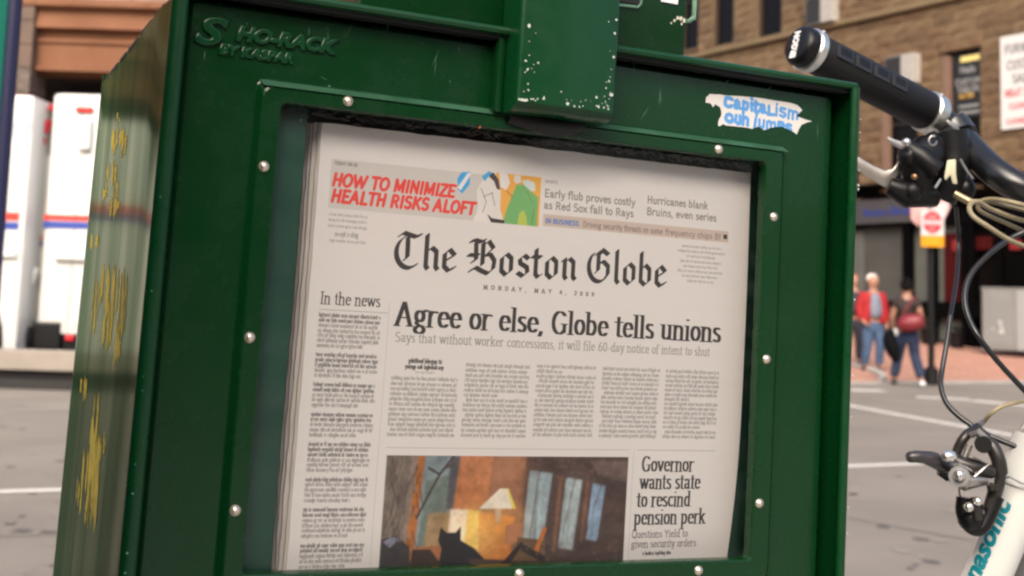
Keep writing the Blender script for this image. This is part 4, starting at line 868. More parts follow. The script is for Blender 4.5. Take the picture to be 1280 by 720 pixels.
def person(P, yaw, label, J, clothes, base_skin, H=1.75):
    """P ground point, yaw: facing direction angle about z; J joints in body axes (x right, y forward, z up), metres for 1.75 m"""
    k = H/1.75; cy, sy = math.cos(yaw), math.sin(yaw)
    xf = lambda p: (P.x+(p[0]*cy-p[1]*sy)*k, P.y+(p[0]*sy+p[1]*cy)*k, P.z+p[2]*k)
    e = thing('person', P, label, 'person')
    V = [(0, 0, .93, .13*k, .10*k), (0, 0, 1.12, .115*k, .085*k), (0, 0, 1.30, .13*k, .09*k), (0, 0, 1.43, .11*k, .08*k), (0, 0, 1.52, .06*k), (0, .01, 1.575, .085*k, .095*k), (0, .015, 1.65, .105*k, .125*k), (0, .01, 1.72, .10*k, .115*k), (0, 0, 1.765, .055*k)]
    E = [(i, i+1) for i in range(8)]
    for s in ('L', 'R'):
        b = len(V); sh, el, wr, ha = J['arm'+s]; V += [tuple(sh)+(.065*k,), tuple(el)+(.050*k,), tuple(wr)+(.034*k,), tuple(ha)+(.042*k, .024*k)]
        E += [(3, b), (b, b+1), (b+1, b+2), (b+2, b+3)]
        n = len(V); d = (Vector(ha)-Vector(wr)).normalized()
        for q, (ox, l) in enumerate(((-.026, .06), (-.010, .085), (.006, .088), (.020, .075), (.034, .06))):
            V.append(tuple(Vector(ha)+d*.03+Vector((ox*.3, ox, 0)))+(.011*k,)); V.append(tuple(Vector(ha)+d*(.03+l)+Vector((ox*.4, ox*1.1, 0)))+(.010*k,)); E += [(b+3, n+2*q), (n+2*q, n+2*q+1)]
    for s in ('L', 'R'):
        b = len(V); hp, kn, an, to = J['leg'+s]; V += [tuple(hp)+(.085*k,), tuple(kn)+(.055*k,), tuple(an)+(.042*k,), tuple(to)+(.035*k, .028*k)]
        E += [(0, b), (b, b+1), (b+1, b+2), (b+2, b+3)]
    skin_mesh('body', V, E, base_skin, e, xf)
    # face: nose, ears, eyes, mouth
    f = MB(); f.ball(xf((0, .115, 1.635)), .014*k, 6, 5); f.ball(xf((.078, .01, 1.64)), .02*k, 6, 5); f.ball(xf((-.078, .01, 1.64)), .02*k, 6, 5); f.build('face', base_skin, e, True)
    g = MB(); g.ball(xf((.03, .098, 1.665)), .009*k, 6, 5); g.ball(xf((-.03, .098, 1.665)), .009*k, 6, 5); g.build('eyes', M_hair, e, True)
    for nm, vs, es, m_ in clothes(J, k): skin_mesh(nm, vs, es, m_, e, xf)
    return e, xf
# --- man in the red jacket, facing the camera
JM = dict(armL=[(-.19, 0, 1.40), (-.27, -.02, 1.14), (-.25, .06, .92), (-.24, .08, .85)], armR=[(.19, 0, 1.40), (.28, -.02, 1.14), (.26, .08, .92), (.22, .12, .88)],
          legL=[(-.10, 0, .90), (-.12, .05, .50), (-.13, 0, .10), (-.14, .14, .04)], legR=[(.10, 0, .90), (.12, .02, .50), (.12, -.10, .10), (.13, .04, .04)])
def mids(a, b, t): return tuple(a[i]+(b[i]-a[i])*t for i in range(3))
def trousers(J, k, m_, cuff=.10, rk=.115, w=1.):
    V = [(0, 0, .99, .175*k*w, .135*k*w), (0, -.005, .88, .185*k*w, .15*k*w)]; E = [(0, 1)]
    for s in ('L', 'R'):
        hp, kn, an, to = J['leg'+s]; b = len(V); hp2 = (hp[0], hp[1], .80)
        V += [hp2+(.135*k*w,), mids(hp2, kn, .55)+(.118*k*w,), tuple(kn)+(.098*k*w,), mids(kn, an, .5)+(.092*k,), (an[0], an[1], an[2]+.0, .080*k)]; E += [(1, b), (b, b+1), (b+1, b+2), (b+2, b+3), (b+3, b+4)]
    return ('trousers', V, E, m_)
def shoes(J, k, mL, mR):
    o = []
    for s, m_ in (('L', mL), ('R', mR)):
        hp, kn, an, to = J['leg'+s]; o.append(('shoe', [(an[0], an[1]-.06, max(.045, an[2]-.06), .055*k), (an[0]*.5+to[0]*.5, an[1]*.5+to[1]*.5, max(.045, to[2]+.01), .060*k, .05*k), tuple(to)+(.052*k, .040*k)], [(0, 1), (1, 2)], m_))
    return o
def man_cl(J, k):
    o = [trousers(J, k, M_jean)]+shoes(J, k, M_shoe, M_shoe)
    V = [(0, -.055, 1.44, .13*k, .085*k), (0, -.07, 1.22, .20*k, .10*k), (0, -.07, 1.0, .21*k, .10*k), (0, -.07, .86, .20*k, .09*k)]; E = [(0, 1), (1, 2), (2, 3)]
    for s in ('L', 'R'):
        sh, el, wr, ha = J['arm'+s]; b = len(V); V += [tuple(sh)+(.105*k,), tuple(el)+(.085*k,), mids(el, wr, .6)+(.075*k,), mids(el, wr, .95)+(.062*k,)]; E += [(0, b), (b, b+1), (b+1, b+2), (b+2, b+3)]
    o.append(('jacket', V, E, M_redj))
    for sx in (-1, 1): o.append(('jacket_front', [(.125*sx, .04, 1.45, .07*k, .06*k), (.145*sx, .055, 1.3, .085*k, .09*k), (.165*sx, .06, 1.08, .085*k, .10*k), (.175*sx, .06, .86, .085*k, .10*k)], [(0, 1), (1, 2), (2, 3)], M_redj))
    o.append(('shirt', [(0, .03, 1.47, .10*k, .08*k), (0, .05, 1.3, .16*k, .12*k), (0, .06, 1.12, .165*k, .14*k), (0, .05, .95, .16*k, .13*k)], [(0, 1), (1, 2), (2, 3)], M_shirt))
    o.append(('collar', [(-.12, .05, 1.44, .045*k), (-.06, -.04, 1.50, .05*k), (.06, -.04, 1.50, .05*k), (.12, .05, 1.44, .045*k)], [(0, 1), (1, 2), (2, 3)], M_navy))
    o.append(('hair', [(-.10, .0, 1.67, .045*k, .065*k), (-.05, -.05, 1.75, .07*k, .08*k), (.05, -.05, 1.75, .07*k, .08*k), (.10, .0, 1.67, .045*k, .065*k)], [(0, 1), (1, 2), (2, 3)], M_whair))
    return o
toward = math.atan2(-F2.y, -F2.x)-math.pi/2
def stand(px, py, v): p = at(px, py, v); p.z = swz(p); return p
V_M = 23.6
pm = stand(1091, 452, V_M)
man, xfm = person(pm, toward+.25, 'white-haired man in an open red jacket and blue jeans standing by the green box edge', JM, man_cl, M_skin, 1.76)
# --- woman walking away
JW = dict(armL=[(-.17, 0, 1.38), (-.24, .0, 1.13), (-.23, .10, .93), (-.22, .15, .87)], armR=[(.17, 0, 1.38), (.23, -.04, 1.14), (.20, .10, .98), (.18, .16, .96)],
          legL=[(-.09, 0, .90), (-.10, .10, .50), (-.11, -.02, .10), (-.11, .12, .04)], legR=[(.09, 0, .90), (.12, .06, .50), (.24, -.22, .12), (.27, -.13, .03)])
JW['legL'] = [(-.09, 0, .90), (-.14, .14, .52), (-.22, .10, .11), (-.22, .24, .04)]
def woman_cl(J, k):
    o = [trousers(J, k, M_jean2, w=.93)]+shoes(J, k, M_shoe, M_sneak)
    V = [(0, -.01, 1.49, .08*k, .06*k), (0, -.01, 1.42, .15*k, .10*k), (0, -.01, 1.27, .165*k, .125*k), (0, 0, 1.10, .145*k, .115*k), (0, 0, .95, .17*k, .13*k)]; E = [(0, 1), (1, 2), (2, 3), (3, 4)]
    for s in ('L', 'R'):
        sh, el, wr, ha = J['arm'+s]; b = len(V); V += [tuple(sh)+(.085*k,), mids(sh, el, .5)+(.070*k,)]; E += [(1, b), (b, b+1)]
    o.append(('top', V, E, M_brownt))
    o.append(('hair', [(0, .02, 1.755, .09*k, .09*k), (0, -.02, 1.71, .125*k, .135*k), (0, -.05, 1.63, .115*k, .10*k), (0, -.04, 1.57, .06*k, .05*k)], [(0, 1), (1, 2), (2, 3)], M_hair))
    o.append(('hair_bun', [(.0, -.10, 1.76, .06*k, .06*k), (0, -.13, 1.79, .06*k, .06*k)], [(0, 1)], M_hair))
    return o
pw = at(1134, 478, 20.9); pw.z = max(.02, swz(pw))
woman, xfw = person(pw, toward+math.pi-.35, 'dark-haired woman in a brown top and jeans walking away with a red bag', JW, woman_cl, M_skin2, 1.72)
bag = thing('shoulder_bag', xfw((.12, -.15, 1.0)), 'dark red leather bag slung on the shoulder of the walking woman', 'bag')
skin_mesh('bag_body', [(-.16, -.20, 1.00, .08, .10), (-.02, -.22, 1.03, .13, .17), (.16, -.22, 1.06, .13, .17), (.30, -.20, 1.10, .08, .10)], [(0, 1), (1, 2), (2, 3)], M_bag, bag, xfw)
MB().tube(spline([xfw(p) for p in [(-.06, -.22, 1.14), (.02, -.16, 1.32), (.13, -.05, 1.48), (.18, .05, 1.42), (.22, -.1, 1.2), (.26, -.2, 1.13)]], 5), .013, 8).build('strap', M_bag, bag, True)
coat = thing('folded_coat', xfw((-.25, .05, .7)), 'black coat hanging from the left hand of the walking woman', 'coat')
skin_mesh('coat_cloth', [(-.24, .08, .95, .07, .06), (-.31, .05, .82, .15, .12), (-.27, .03, .66, .20, .13), (-.20, .02, .50, .15, .10), (-.16, .0, .38, .06, .05)], [(0, 1), (1, 2), (2, 3), (3, 4)], M_coat, coat, xfw)
MB().tube([xfw((-.20, .05, .93)), xfw((-.14, .0, .80))], .03, 8).build('white_paper', M_sneak, coat, True)
# --- third person, mostly hidden by the box edge
J3 = dict(JM)
def third_cl(J, k):
    o = man_cl(J, k); o = [(n, v, e, {'shirt': M_dk, 'hair': M_rhair}.get(n, M_dk)) for n, v, e, m_ in o]
    o.append(('hair_crown', [(0, -.02, 1.73, .085*k, .10*k), (0, -.06, 1.66, .09*k, .07*k)], [(0, 1)], M_rhair)); return o
p3 = stand(1066, 448, 24.6); person(p3, toward, 'person with reddish hair mostly hidden behind the green box edge and red jacket', J3, third_cl, M_skin, 1.72)
# ================================================================ the green newspaper box (leans a little: built in its own frame)
Z0 = CAM.z+.1044
T_B = cam_matrix(YAW, PITCH, ROLL, CAM) @ cam_matrix(YAW, PITCH, .0624, CAM).inverted() @ Matrix.Translation((0, 0, Z0))
def bl(px, py, d=0.): return local(T_B, px, py, d)
def green(name, col, col2, rough=.22, wob=.12):
    m = mat(name, col, rough, col2=col2, vscale=5, coat=.12, bump=.06, bscale=600, bdist=.0004, spec=.28)
    nt = m.node_tree; b = nt.nodes['Principled BSDF']
    n = nt.nodes.new('ShaderNodeTexNoise'); n.inputs['Scale'].default_value = 30; n.inputs['Detail'].default_value = 8; n.inputs['Roughness'].default_value = .7
    tc = nt.nodes['Texture Coordinate']; nt.links.new(tc.outputs['Object'], n.inputs[0])
    r = nt.nodes.new('ShaderNodeMapRange'); r.inputs['From Min'].default_value = .3; r.inputs['From Max'].default_value = .75; r.inputs['To Min'].default_value = rough*.7; r.inputs['To Max'].default_value = rough*1.7
    nt.links.new(n.outputs[0], r.inputs[0]); nt.links.new(r.outputs[0], b.inputs['Roughness'])
    w1 = nt.nodes.new('ShaderNodeTexNoise'); w1.inputs['Scale'].default_value = 7; nt.links.new(tc.outputs['Object'], w1.inputs[0])
    bp = nt.nodes.new('ShaderNodeBump'); bp.inputs['Strength'].default_value = wob; bp.inputs['Distance'].default_value = .01; nt.links.new(w1.outputs[0], bp.inputs['Height'])
    old = [nd for nd in nt.nodes if nd.type == 'BUMP' and nd != bp]
    if old: nt.links.new(bp.outputs[0], old[0].inputs['Normal'])
    nt.links.new(bp.outputs[0], b.inputs['Coat Normal']); return m
M_green = green('dark_green_paint', (.0012, .024, .0055), (.0016, .030, .007))
M_green2 = green('green_edge_paint', (.0015, .034, .009), (.002, .040, .011), .3)
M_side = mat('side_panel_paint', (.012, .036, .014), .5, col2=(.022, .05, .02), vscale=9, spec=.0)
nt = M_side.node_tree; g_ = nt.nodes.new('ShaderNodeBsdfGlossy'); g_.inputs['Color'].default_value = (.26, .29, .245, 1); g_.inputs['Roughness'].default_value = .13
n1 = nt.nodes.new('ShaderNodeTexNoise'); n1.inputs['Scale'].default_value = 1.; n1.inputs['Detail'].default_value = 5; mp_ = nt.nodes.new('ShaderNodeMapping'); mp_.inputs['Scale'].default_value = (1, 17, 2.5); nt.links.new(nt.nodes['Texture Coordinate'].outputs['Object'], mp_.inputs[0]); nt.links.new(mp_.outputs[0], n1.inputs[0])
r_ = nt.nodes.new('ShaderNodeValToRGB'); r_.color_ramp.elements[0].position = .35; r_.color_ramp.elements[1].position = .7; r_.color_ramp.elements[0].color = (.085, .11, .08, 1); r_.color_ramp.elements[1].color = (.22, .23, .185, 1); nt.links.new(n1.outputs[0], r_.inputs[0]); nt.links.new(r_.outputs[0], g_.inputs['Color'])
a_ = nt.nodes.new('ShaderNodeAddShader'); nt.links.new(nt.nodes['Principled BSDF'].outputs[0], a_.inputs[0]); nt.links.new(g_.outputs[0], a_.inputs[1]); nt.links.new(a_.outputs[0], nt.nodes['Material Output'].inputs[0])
M_chip = mat('bare_primer', (.42, .46, .40), .7, var=.2, vscale=200); M_rust = mat('rust_spot', (.30, .07, .02), .8)
M_rivet = mat('rivet_steel', (.78, .66, .56), .28, metal=.85); M_inner = mat('teal_inner_paint', (.006, .055, .035), .45, var=.25, vscale=14)
M_ink = mat('box_inside_black', (.006, .006, .006), .7); M_dust = mat('dusty_felt', (.05, .05, .047), .9, var=.5, vscale=60, bump=1, bscale=200)
XL, XR, ZT, YF, D = -.0655, .400, .0625, -.015, .35
ZB = -.62
nbx = thing('newspaper_box', ((XL+XR)/2, .17, ZB-.45), 'dark green metal newspaper box with chipped paint filling the foreground', 'newspaper box', T_B)
# side panel: a sheet with a slight dent so reflections wander
def sheet(x, y0, y1, z0, z1, th, m, name, ny=34, nz=60, amp=.0014):
    def f(y, z):
        e = min(1, (y-y0)/.03, (y1-y)/.03); return x-max(0, e)*amp*(math.sin(z*17+1)*.5+math.sin(z*7+y*9)*.8+math.sin(y*14+z*5+2)*.7)
    v = []; fa = []
    for i in range(ny+1):
        for j in range(nz+1): y = y0+(y1-y0)*i/ny; z = z0+(z1-z0)*j/nz; v.append((f(y, z), y, z))
    for i in range(ny):
        for j in range(nz): a = i*(nz+1)+j; fa.append((a, a+1, a+nz+2, a+nz+1))
    n = len(v); v += [(x+th, y, z) for y in (y0, y1) for z in (z0, z1)]; fa.append((n, n+2, n+3, n+1))
    o = MB().add(v, fa).build(name, m, nbx, True); return o, f
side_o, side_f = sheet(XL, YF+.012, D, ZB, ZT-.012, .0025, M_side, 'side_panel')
MB().box((XR-.0025, YF+.008, ZB), (XR, D, ZT-.002)).build('side_panel', M_green, nbx)
# rolled front edge of the shell (left, right) and top
def roll(path, r, m, name):
    return MB().tube(path, r, 10).build(name, m, nbx, True)
roll([(XL+.0035, YF+.004, ZB), (XL+.0035, YF+.004, ZT-.006)], .0048, M_green2, 'edge_roll')
roll([(XR-.0025, YF+.003, ZB), (XR-.0025, YF+.003, ZT-.004)], .0033, M_green2, 'edge_roll')
MB().prism([(XL, YF+.008, ZT-.012), (XL+.004, YF+.008, ZT-.003), (XL+.012, YF+.008, ZT-.0005), (XR, YF+.008, ZT-.0005), (XR, YF+.008, ZT-.004), (XL+.014, YF+.008, ZT-.0045), (XL+.004, YF+.008, ZT-.012)], (0, D-YF-.008, 0)).build('top_panel', M_green, nbx)
MB().tube([(XL+.008, YF+.004, ZT-.003), (XR-.001, YF+.004, ZT-.003)], .0026, 8).build('edge_roll', M_green2, nbx, True)
MB().box((XL+.01, YF+.006, ZT-.0075), (XR-.004, YF+.016, ZT-.005)).build('gasket', M_ink, nbx)
MB().box((XL, D, ZB), (XR, D+.003, ZT-.004)).box((XL, YF+.02, ZB-.003), (XR, D, ZB)).build('back_panel', M_green, nbx)
# rusty drip seam along the top left edge
sm = MB(); rr = random.Random(5); y = .02
while y < .33:
    l = rr.uniform(.01, .05)
    if rr.random() < .75: sm.box((XL-.0012, y, ZT-.0135-rr.uniform(0, .001)), (XL+.0008, y+l, ZT-.0115+rr.uniform(0, .001)))
    y += l+rr.uniform(.002, .02)
sm.build('seam_dirt', M_ink, nbx)
# pedestal
MB().box((.10, .10, ZB-.43), (.24, .24, ZB-.004), .01).build('pedestal', M_green, nbx); MB().box((0, .0, ZB-.455), (.34, .34, ZB-.43), .005).build('base_plate', M_green, nbx)
# the door: face, raised surround, opening
DX0, DX1, DZ0, DZ1 = -.0550, .3895, -.56, .0530
W_, H_ = .3320, .2605
def rr_loop(x0, x1, z0, z1, rad, y, seg=3):
    o = []
    for cx, cz, a0 in ((x1-rad, z1-rad, 0), (x0+rad, z1-rad, 90), (x0+rad, z0+rad, 180), (x1-rad, z0+rad, 270)):
        for i in range(seg+1): a = R(a0+90*i/seg); o.append((cx+rad*math.cos(a), y, cz+rad*math.sin(a)))
    return o
Yd = .001
loops = [rr_loop(DX0, DX1, DZ0, DZ1, .003, .012), rr_loop(DX0, DX1, DZ0, DZ1, .003, Yd+.002), rr_loop(DX0+.002, DX1-.002, DZ0+.002, DZ1-.002, .003, Yd),
         rr_loop(-.0150, .3495, -H_-.016, .0135, .007, Yd), rr_loop(-.0142, .3487, -H_-.0152, .0127, .0065, Yd-.0005), rr_loop(-.0112, .3457, -H_-.0120, .0088, .005, Yd-.0045), rr_loop(-.0102, .3447, -H_-.0110, .0078, .005, -.004),
         rr_loop(-.0012, W_+.0012, -H_-.0012, .0012, .003, -.004), rr_loop(-.0003, W_+.0003, -H_-.0003, .0003, .003, -.0034), rr_loop(0, W_, -H_, 0, .003, -.002), rr_loop(0, W_, -H_, 0, .003, .0045)]
dm = MB(); n = len(loops[0])
v = [p for l in loops for p in l]; fa = [(i*n+k, i*n+(k+1) % n, (i+1)*n+(k+1) % n, (i+1)*n+k) for i in range(len(loops)-1) for k in range(n)]
door = dm.add(v, fa).build('door', M_green, nbx)
M_ridge_highlight = mat('ridge_highlight_paint', (.035, .10, .058), .3, col2=(.02, .065, .033), vscale=45, spec=.6)  # paler green paints the sky highlight onto the top bevel strip
MB().prism([(-.0128, Yd-.0008, .01255), (-.0112, -.00495, .00890), (-.0112, -.0046, .0087), (-.0128, Yd+.001, .0123)], (.3602, 0, 0)).build('ridge_highlight', M_ridge_highlight, door)
# rivets
rv = MB(); rz = [.0054]; 
riv = [(.0384, .0056), (.1648, .0045), (.2931, .0048), (-.0072, -.0372), (-.0071, -.1326), (-.0070, -.2261), (.3392, -.0362), (.3378, -.1312), (.3366, -.2248), (.0384, -.2655), (.1660, -.2648), (.2919, -.2664)]
rme = None
for x, z in riv:
    if rme is None:
        b = MB(); b.tube([(0, 0, 0), (0, -.0008, 0)], [.0031, .0029], 14); vs = [(0, -.0026, 0)]; f = []
        for j, (r_, y_) in enumerate(((.0012, -.0023), (.0021, -.0016), (.0027, -.0008))):
            for k in range(14): a = k/14*2*math.pi; vs.append((r_*math.cos(a), y_, r_*math.sin(a)))
        f = [(0, 1+k, 1+(k+1) % 14) for k in range(14)]+[(1+j*14+k, 1+(j+1)*14+k, 1+(j+1)*14+(k+1) % 14, 1+j*14+(k+1) % 14) for j in range(2) for k in range(14)]
        b.add(vs, f); o = b.build('rivet', M_rivet, door, True); rme = o.data
    else: o = link('rivet', rme, door)
    o.location = (x, -.004, z)
# pane
M_pane = bpy.data.materials.new('scuffed_plastic_pane'); M_pane.use_nodes = True; nt = M_pane.node_tree; nt.nodes.clear()
out = nt.nodes.new('ShaderNodeOutputMaterial'); tr = nt.nodes.new('ShaderNodeBsdfTransparent'); gl = nt.nodes.new('ShaderNodeBsdfGlossy'); gl.inputs['Roughness'].default_value = .08
df = nt.nodes.new('ShaderNodeBsdfDiffuse'); df.inputs[0].default_value = (.5, .55, .52, 1); fr = nt.nodes.new('ShaderNodeFresnel'); fr.inputs[0].default_value = 1.3
m1 = nt.nodes.new('ShaderNodeMixShader'); m2 = nt.nodes.new('ShaderNodeMixShader'); tr.inputs[0].default_value = (.985, .985, .98, 1)
tc = nt.nodes.new('ShaderNodeTexCoord'); mp = nt.nodes.new('ShaderNodeMapping'); mp.inputs['Rotation'].default_value = (0, R(35), 0); mp.inputs['Scale'].default_value = (9, 1, 60); ns = nt.nodes.new('ShaderNodeTexNoise'); ns.inputs['Scale'].default_value = 1.4; ns.inputs['Detail'].default_value = 6
rp = nt.nodes.new('ShaderNodeMapRange'); rp.inputs['From Min'].default_value = .45; rp.inputs['From Max'].default_value = .85; rp.inputs['To Min'].default_value = .003; rp.inputs['To Max'].default_value = .035
nt.links.new(tc.outputs['Object'], mp.inputs[0]); nt.links.new(mp.outputs[0], ns.inputs[0]); nt.links.new(ns.outputs[0], rp.inputs[0])
nt.links.new(rp.outputs[0], m1.inputs[0]); nt.links.new(tr.outputs[0], m1.inputs[1]); nt.links.new(df.outputs[0], m1.inputs[2])
nt.links.new(fr.outputs[0], m2.inputs[0]); nt.links.new(m1.outputs[0], m2.inputs[1]); nt.links.new(gl.outputs[0], m2.inputs[2]); nt.links.new(m2.outputs[0], out.inputs[0])
MB().add([(-.004, .0052, -H_-.004), (W_+.004, .0052, -H_-.004), (W_+.004, .0052, .004), (-.004, .0052, .004)], [(0, 1, 2, 3)]).build('window_pane', M_pane, nbx)
# inside: flanges beside the papers, black lining
MB().box((-.004, .0115, -.30), (.0195, .0135, .02), .001).build('holder_flange', M_inner, nbx); MB().box((.3352, .0300, -.30), (.3520, .032, .02), .0008).build('holder_flange', M_inner, nbx)
MB().box((-.05, .30, -.5), (.38, .302, .05)).build('lining', M_ink, nbx); MB().box((-.05, .02, .0505), (.38, .30, .0525)).build('lining', M_ink, nbx)
MB().box((.01, .026, -.6), (.335, .20, -.299)).build('shelf', M_ink, nbx)
fz_ = MB(); rr = random.Random(8)
for i in range(420):
    x = rr.uniform(.0, .332); z = -.0008-abs(rr.gauss(0, .0018)); a = rr.uniform(-.6, .6); l = rr.uniform(.002, .006)
    fz_.add([(x, .0062, z), (x+l*math.cos(a), .0062, z+l*math.sin(a)), (x+l*math.cos(a), .0066, z+l*math.sin(a)-.0005), (x, .0066, z-.0005)], [(0, 1, 2, 3)])
fz_.build('dust_fringe', M_dust, nbx, kind='stuff')
# hood of the coin slot on the door
hx0, hx1, hy, hz = .1344, .2015, -.0276, .0148
hd = MB(); prof = [(-.0005, .0095), (-.0190, .0100), (-.0250, .0120), (-.0276, .0150), (-.0276, .20), (-.0005, .20)]
bm = bmesh.new(); vs = [bm.verts.new((hx0, y, z)) for y, z in prof]; f0 = bm.faces.new(vs); ex = bmesh.ops.extrude_face_region(bm, geom=[f0])
bmesh.ops.translate(bm, verts=[g for g in ex['geom'] if isinstance(g, bmesh.types.BMVert)], vec=(hx1-hx0, 0, 0))
ed = [e for e in bm.edges if abs(e.verts[0].co.y+.0276) < 1e-5 and abs(e.verts[1].co.y+.0276) < 1e-5 and abs(e.verts[0].co.z-e.verts[1].co.z) > .1]
bmesh.ops.bevel(bm, geom=ed, offset=.0028, segments=3, profile=.5, affect='EDGES')
hd.add([v.co for v in bm.verts], [[v.index for v in f.verts] for f in bm.faces]) if not bm.verts.index_update() else None
bm.free(); hood = hd.build('coin_hood', M_green2, nbx, True)
MB().tube([(hx0+.006, -.004, .0080), (hx0+.030, -.0075, .0045), (hx1-.028, -.0075, .0045), (hx1-.010, -.004, .0080)], [.004, .0055, .0055, .004], 10).build('latch', M_ink, nbx, True)
MB().box((hx0-.006, Yd-.0105, .0095), (hx0-.0005, Yd-.0002, .060), .003).build('weld_seam', M_green, nbx)
def chips(name, pts, m, parent, seed=1, plane='y', y=-.0280):
    rr = random.Random(seed); b = MB()
    for x, z, r_ in pts:
        n = rr.choice([5, 6, 7]); ph = rr.uniform(0, 6); q = []
        for k in range(n):
            a = ph+2*math.pi*k/n; rad = r_*rr.uniform(.5, 1.15); q.append((x+rad*math.cos(a)*rr.uniform(.6, 1), y-.00012, z+rad*math.sin(a)))
        b.prism(q, (0, .0003, 0))
    return b.build(name, m, parent, kind='stuff')
rr = random.Random(21); P_ = []
for i in range(30):   # mostly along edges and the lower part
    z = .0165+abs(rr.gauss(0, .022)); x = hx0+.0045+abs(rr.gauss(0, .0055)) if rr.random() < .55 else hx1-.0045-abs(rr.gauss(0, .0022)); P_.append((x, z, rr.uniform(.0003, .00085)))
for i in range(16): P_.append((rr.uniform(hx0+.004, hx1-.004), .0160+abs(rr.gauss(0, .004)), rr.uniform(.0003, .0008)))
for x, z, r_ in ((hx0+.0052, .0610, .0018), (hx0+.0042, .0395, .0013), (hx0+.006, .0345, .0012), (hx1-.0035, .0650, .0014), (hx1-.003, .0735, .0012), (hx1-.0035, .0265, .0013), (hx1-.014, .0235, .0011), (hx0+.018, .0185, .0014), (hx0+.034, .0172, .0014), (hx1-.012, .0178, .0015), (hx1-.0030, .0500, .0012)): P_.append((x, z, r_))
chips('paint_chips', P_, M_chip, hood)
chips('paint_chips', [(hx0+.0015+i*.0013, .0159-.0003*(i % 2), .0011) for i in range(5)], M_chip, hood, 3)
# rust flecks
chips('rust_flecks', [(.1325, .0615, .0016), (.1218, -.0001, .0013), (.1185, .0590, .0009)], M_rust, nbx, 4, y=-.0042)
chips('paint_chips', [(.028, .0135, .0012), (.0130, -.008, .0008)] + [(rr.uniform(-.05, .38), rr.uniform(.015, .05), rr.uniform(.0003, .0006)) for i in range(10)], mat('faint_scuff', (.05, .12, .07), .6), door, 6, y=Yd)
# chips along the right and left rolled edges
cp = [(XR-.0005, z, rr.uniform(.0006, .0012)) for z in (.036, .027, .0215, -.010, -.0125, -.088, -.139, -.1665, -.20, -.226, -.243, .0005)]
chips('paint_chips', cp, M_chip, nbx, 9, y=YF-.0012)
chips('paint_chips', [(XL+.0018, z, rr.uniform(.0004, .0010)) for z in (-.06, -.11, -.155, -.162, -.20, -.215, -.245, -.255)], mat('pale_green_scuff', (.10, .28, .16), .5), nbx, 10, y=YF-.0012)
# embossed maker's lettering
M_emb = green('embossed_highlight_paint', (.0015, .034, .009), (.002, .04, .012), .22)  # lighter than the door green: highlights on the letters put into the colour
MX = Matrix.Rotation(R(90), 4, 'X')
lettering('embossed_letter', 'S', .0215, M_emb, door, Matrix.Translation((-.0515, Yd, .0285))@MX, .0012, .25, 1.4, bev=.0011)
lettering('embossed_letter', 'HO-RACK', .0112, M_emb, door, Matrix.Translation((-.0285, Yd, .0332))@MX, .0010, .25, 1.12, bev=.0009)
lettering('embossed_letter', 'BY KASPAR', .0075, M_emb, door, Matrix.Translation((-.0370, Yd, .0240))@MX, .0008, .15, 1.12, bev=.0007)
sc_ = MB(); rr = random.Random(31)
for i in range(26):
    x = rr.uniform(-.05, .38); z = rr.choice([rr.uniform(.015, .05), rr.uniform(-.26, .05) if not -.02 < x < .355 else rr.uniform(.015, .05)]); a_ = rr.gauss(1.3, .7); l = rr.uniform(.003, .016); w_ = rr.uniform(.00012, .0003)
    dx, dz = math.cos(a_)*l, math.sin(a_)*l; nx, nz = -math.sin(a_)*w_, math.cos(a_)*w_
    sc_.add([(x, Yd-.00015, z), (x+dx*.5+nx, Yd-.00015, z+dz*.5+nz), (x+dx, Yd-.00015, z+dz), (x+dx*.5-nx, Yd-.00015, z+dz*.5-nz)], [(0, 1, 2, 3)])
sc_.build('scratches', mat('paint_scratch', (.05, .12, .07), .6), door, kind='stuff')
# torn sticker
st = [(883, 121), (887, 117.5), (900, 118), (912, 119.5), (935, 121), (960, 124), (985, 128), (996, 131), (1003, 138), (995, 145.5), (1006, 149), (1015, 151.5), (1002, 156), (996, 168), (988, 163), (978, 158.5), (962, 160), (955, 162.5), (948, 158), (940, 161), (925, 158.5), (908, 157), (904, 155), (898, 158), (899, 149), (902, 143), (900, 134), (894, 130), (891, 134), (888, 129), (882, 128)]
rr = random.Random(14); stp = []
for i, (x, y) in enumerate(st):
    nx, ny = st[(i+1) % len(st)]
    for k in range(2): stp.append(bl(x+(nx-x)*k/2+rr.uniform(-.7, .7)*(k > 0), y+(ny-y)*k/2+rr.uniform(-.7, .7)*(k > 0), Yd-.0003))
sx0, sx1, sz0, sz1 = min(p.x for p in stp), max(p.x for p in stp), min(p.z for p in stp), max(p.z for p in stp)
ss = Sheet((sx1-sx0)*1000, (sz1-sz0)*1000, 12, (.60, .58, .55))
bc = (.05, .25, .58)
rs = random.Random(3)
for t, x, y, h, wd in (('CapitaLiSm', 14, 9.2, 6.2, 62), ('Gun jumPS', 15, 19.4, 6.0, 56)):
    x_ = x; adv = sum(FONT[c][0] for c in t); k_ = wd/(adv*h)
    for c in t:
        a_, stt, se = FONT[c]; dy = rs.uniform(-.5, .5)+(x_-x)*.03
        hh = h*(.66 if c.isupper() else .92)
        if stt: ss.pen([[(x_+px*h*k_+rs.uniform(-.35, .35), y+dy-py*hh+rs.uniform(-.4, .4)) for px, py in q[::3]+q[-1:]] for q in stt], nib_round(rs.uniform(1.0, 1.5)), bc, .92)
        x_ += a_*h*k_
sto = MB().prism([tuple(p) for p in stp], (0, .0002, 0)).build('sticker', print_mat('sticker_print', ss, .55), None, label='torn white sticker with blue handwriting at the upper right of the green box', category='sticker')
plane_uv(sto, lambda c: ((c.x-sx0)/(sx1-sx0), (c.z-sz0)/(sz1-sz0))); sto.matrix_world = T_B
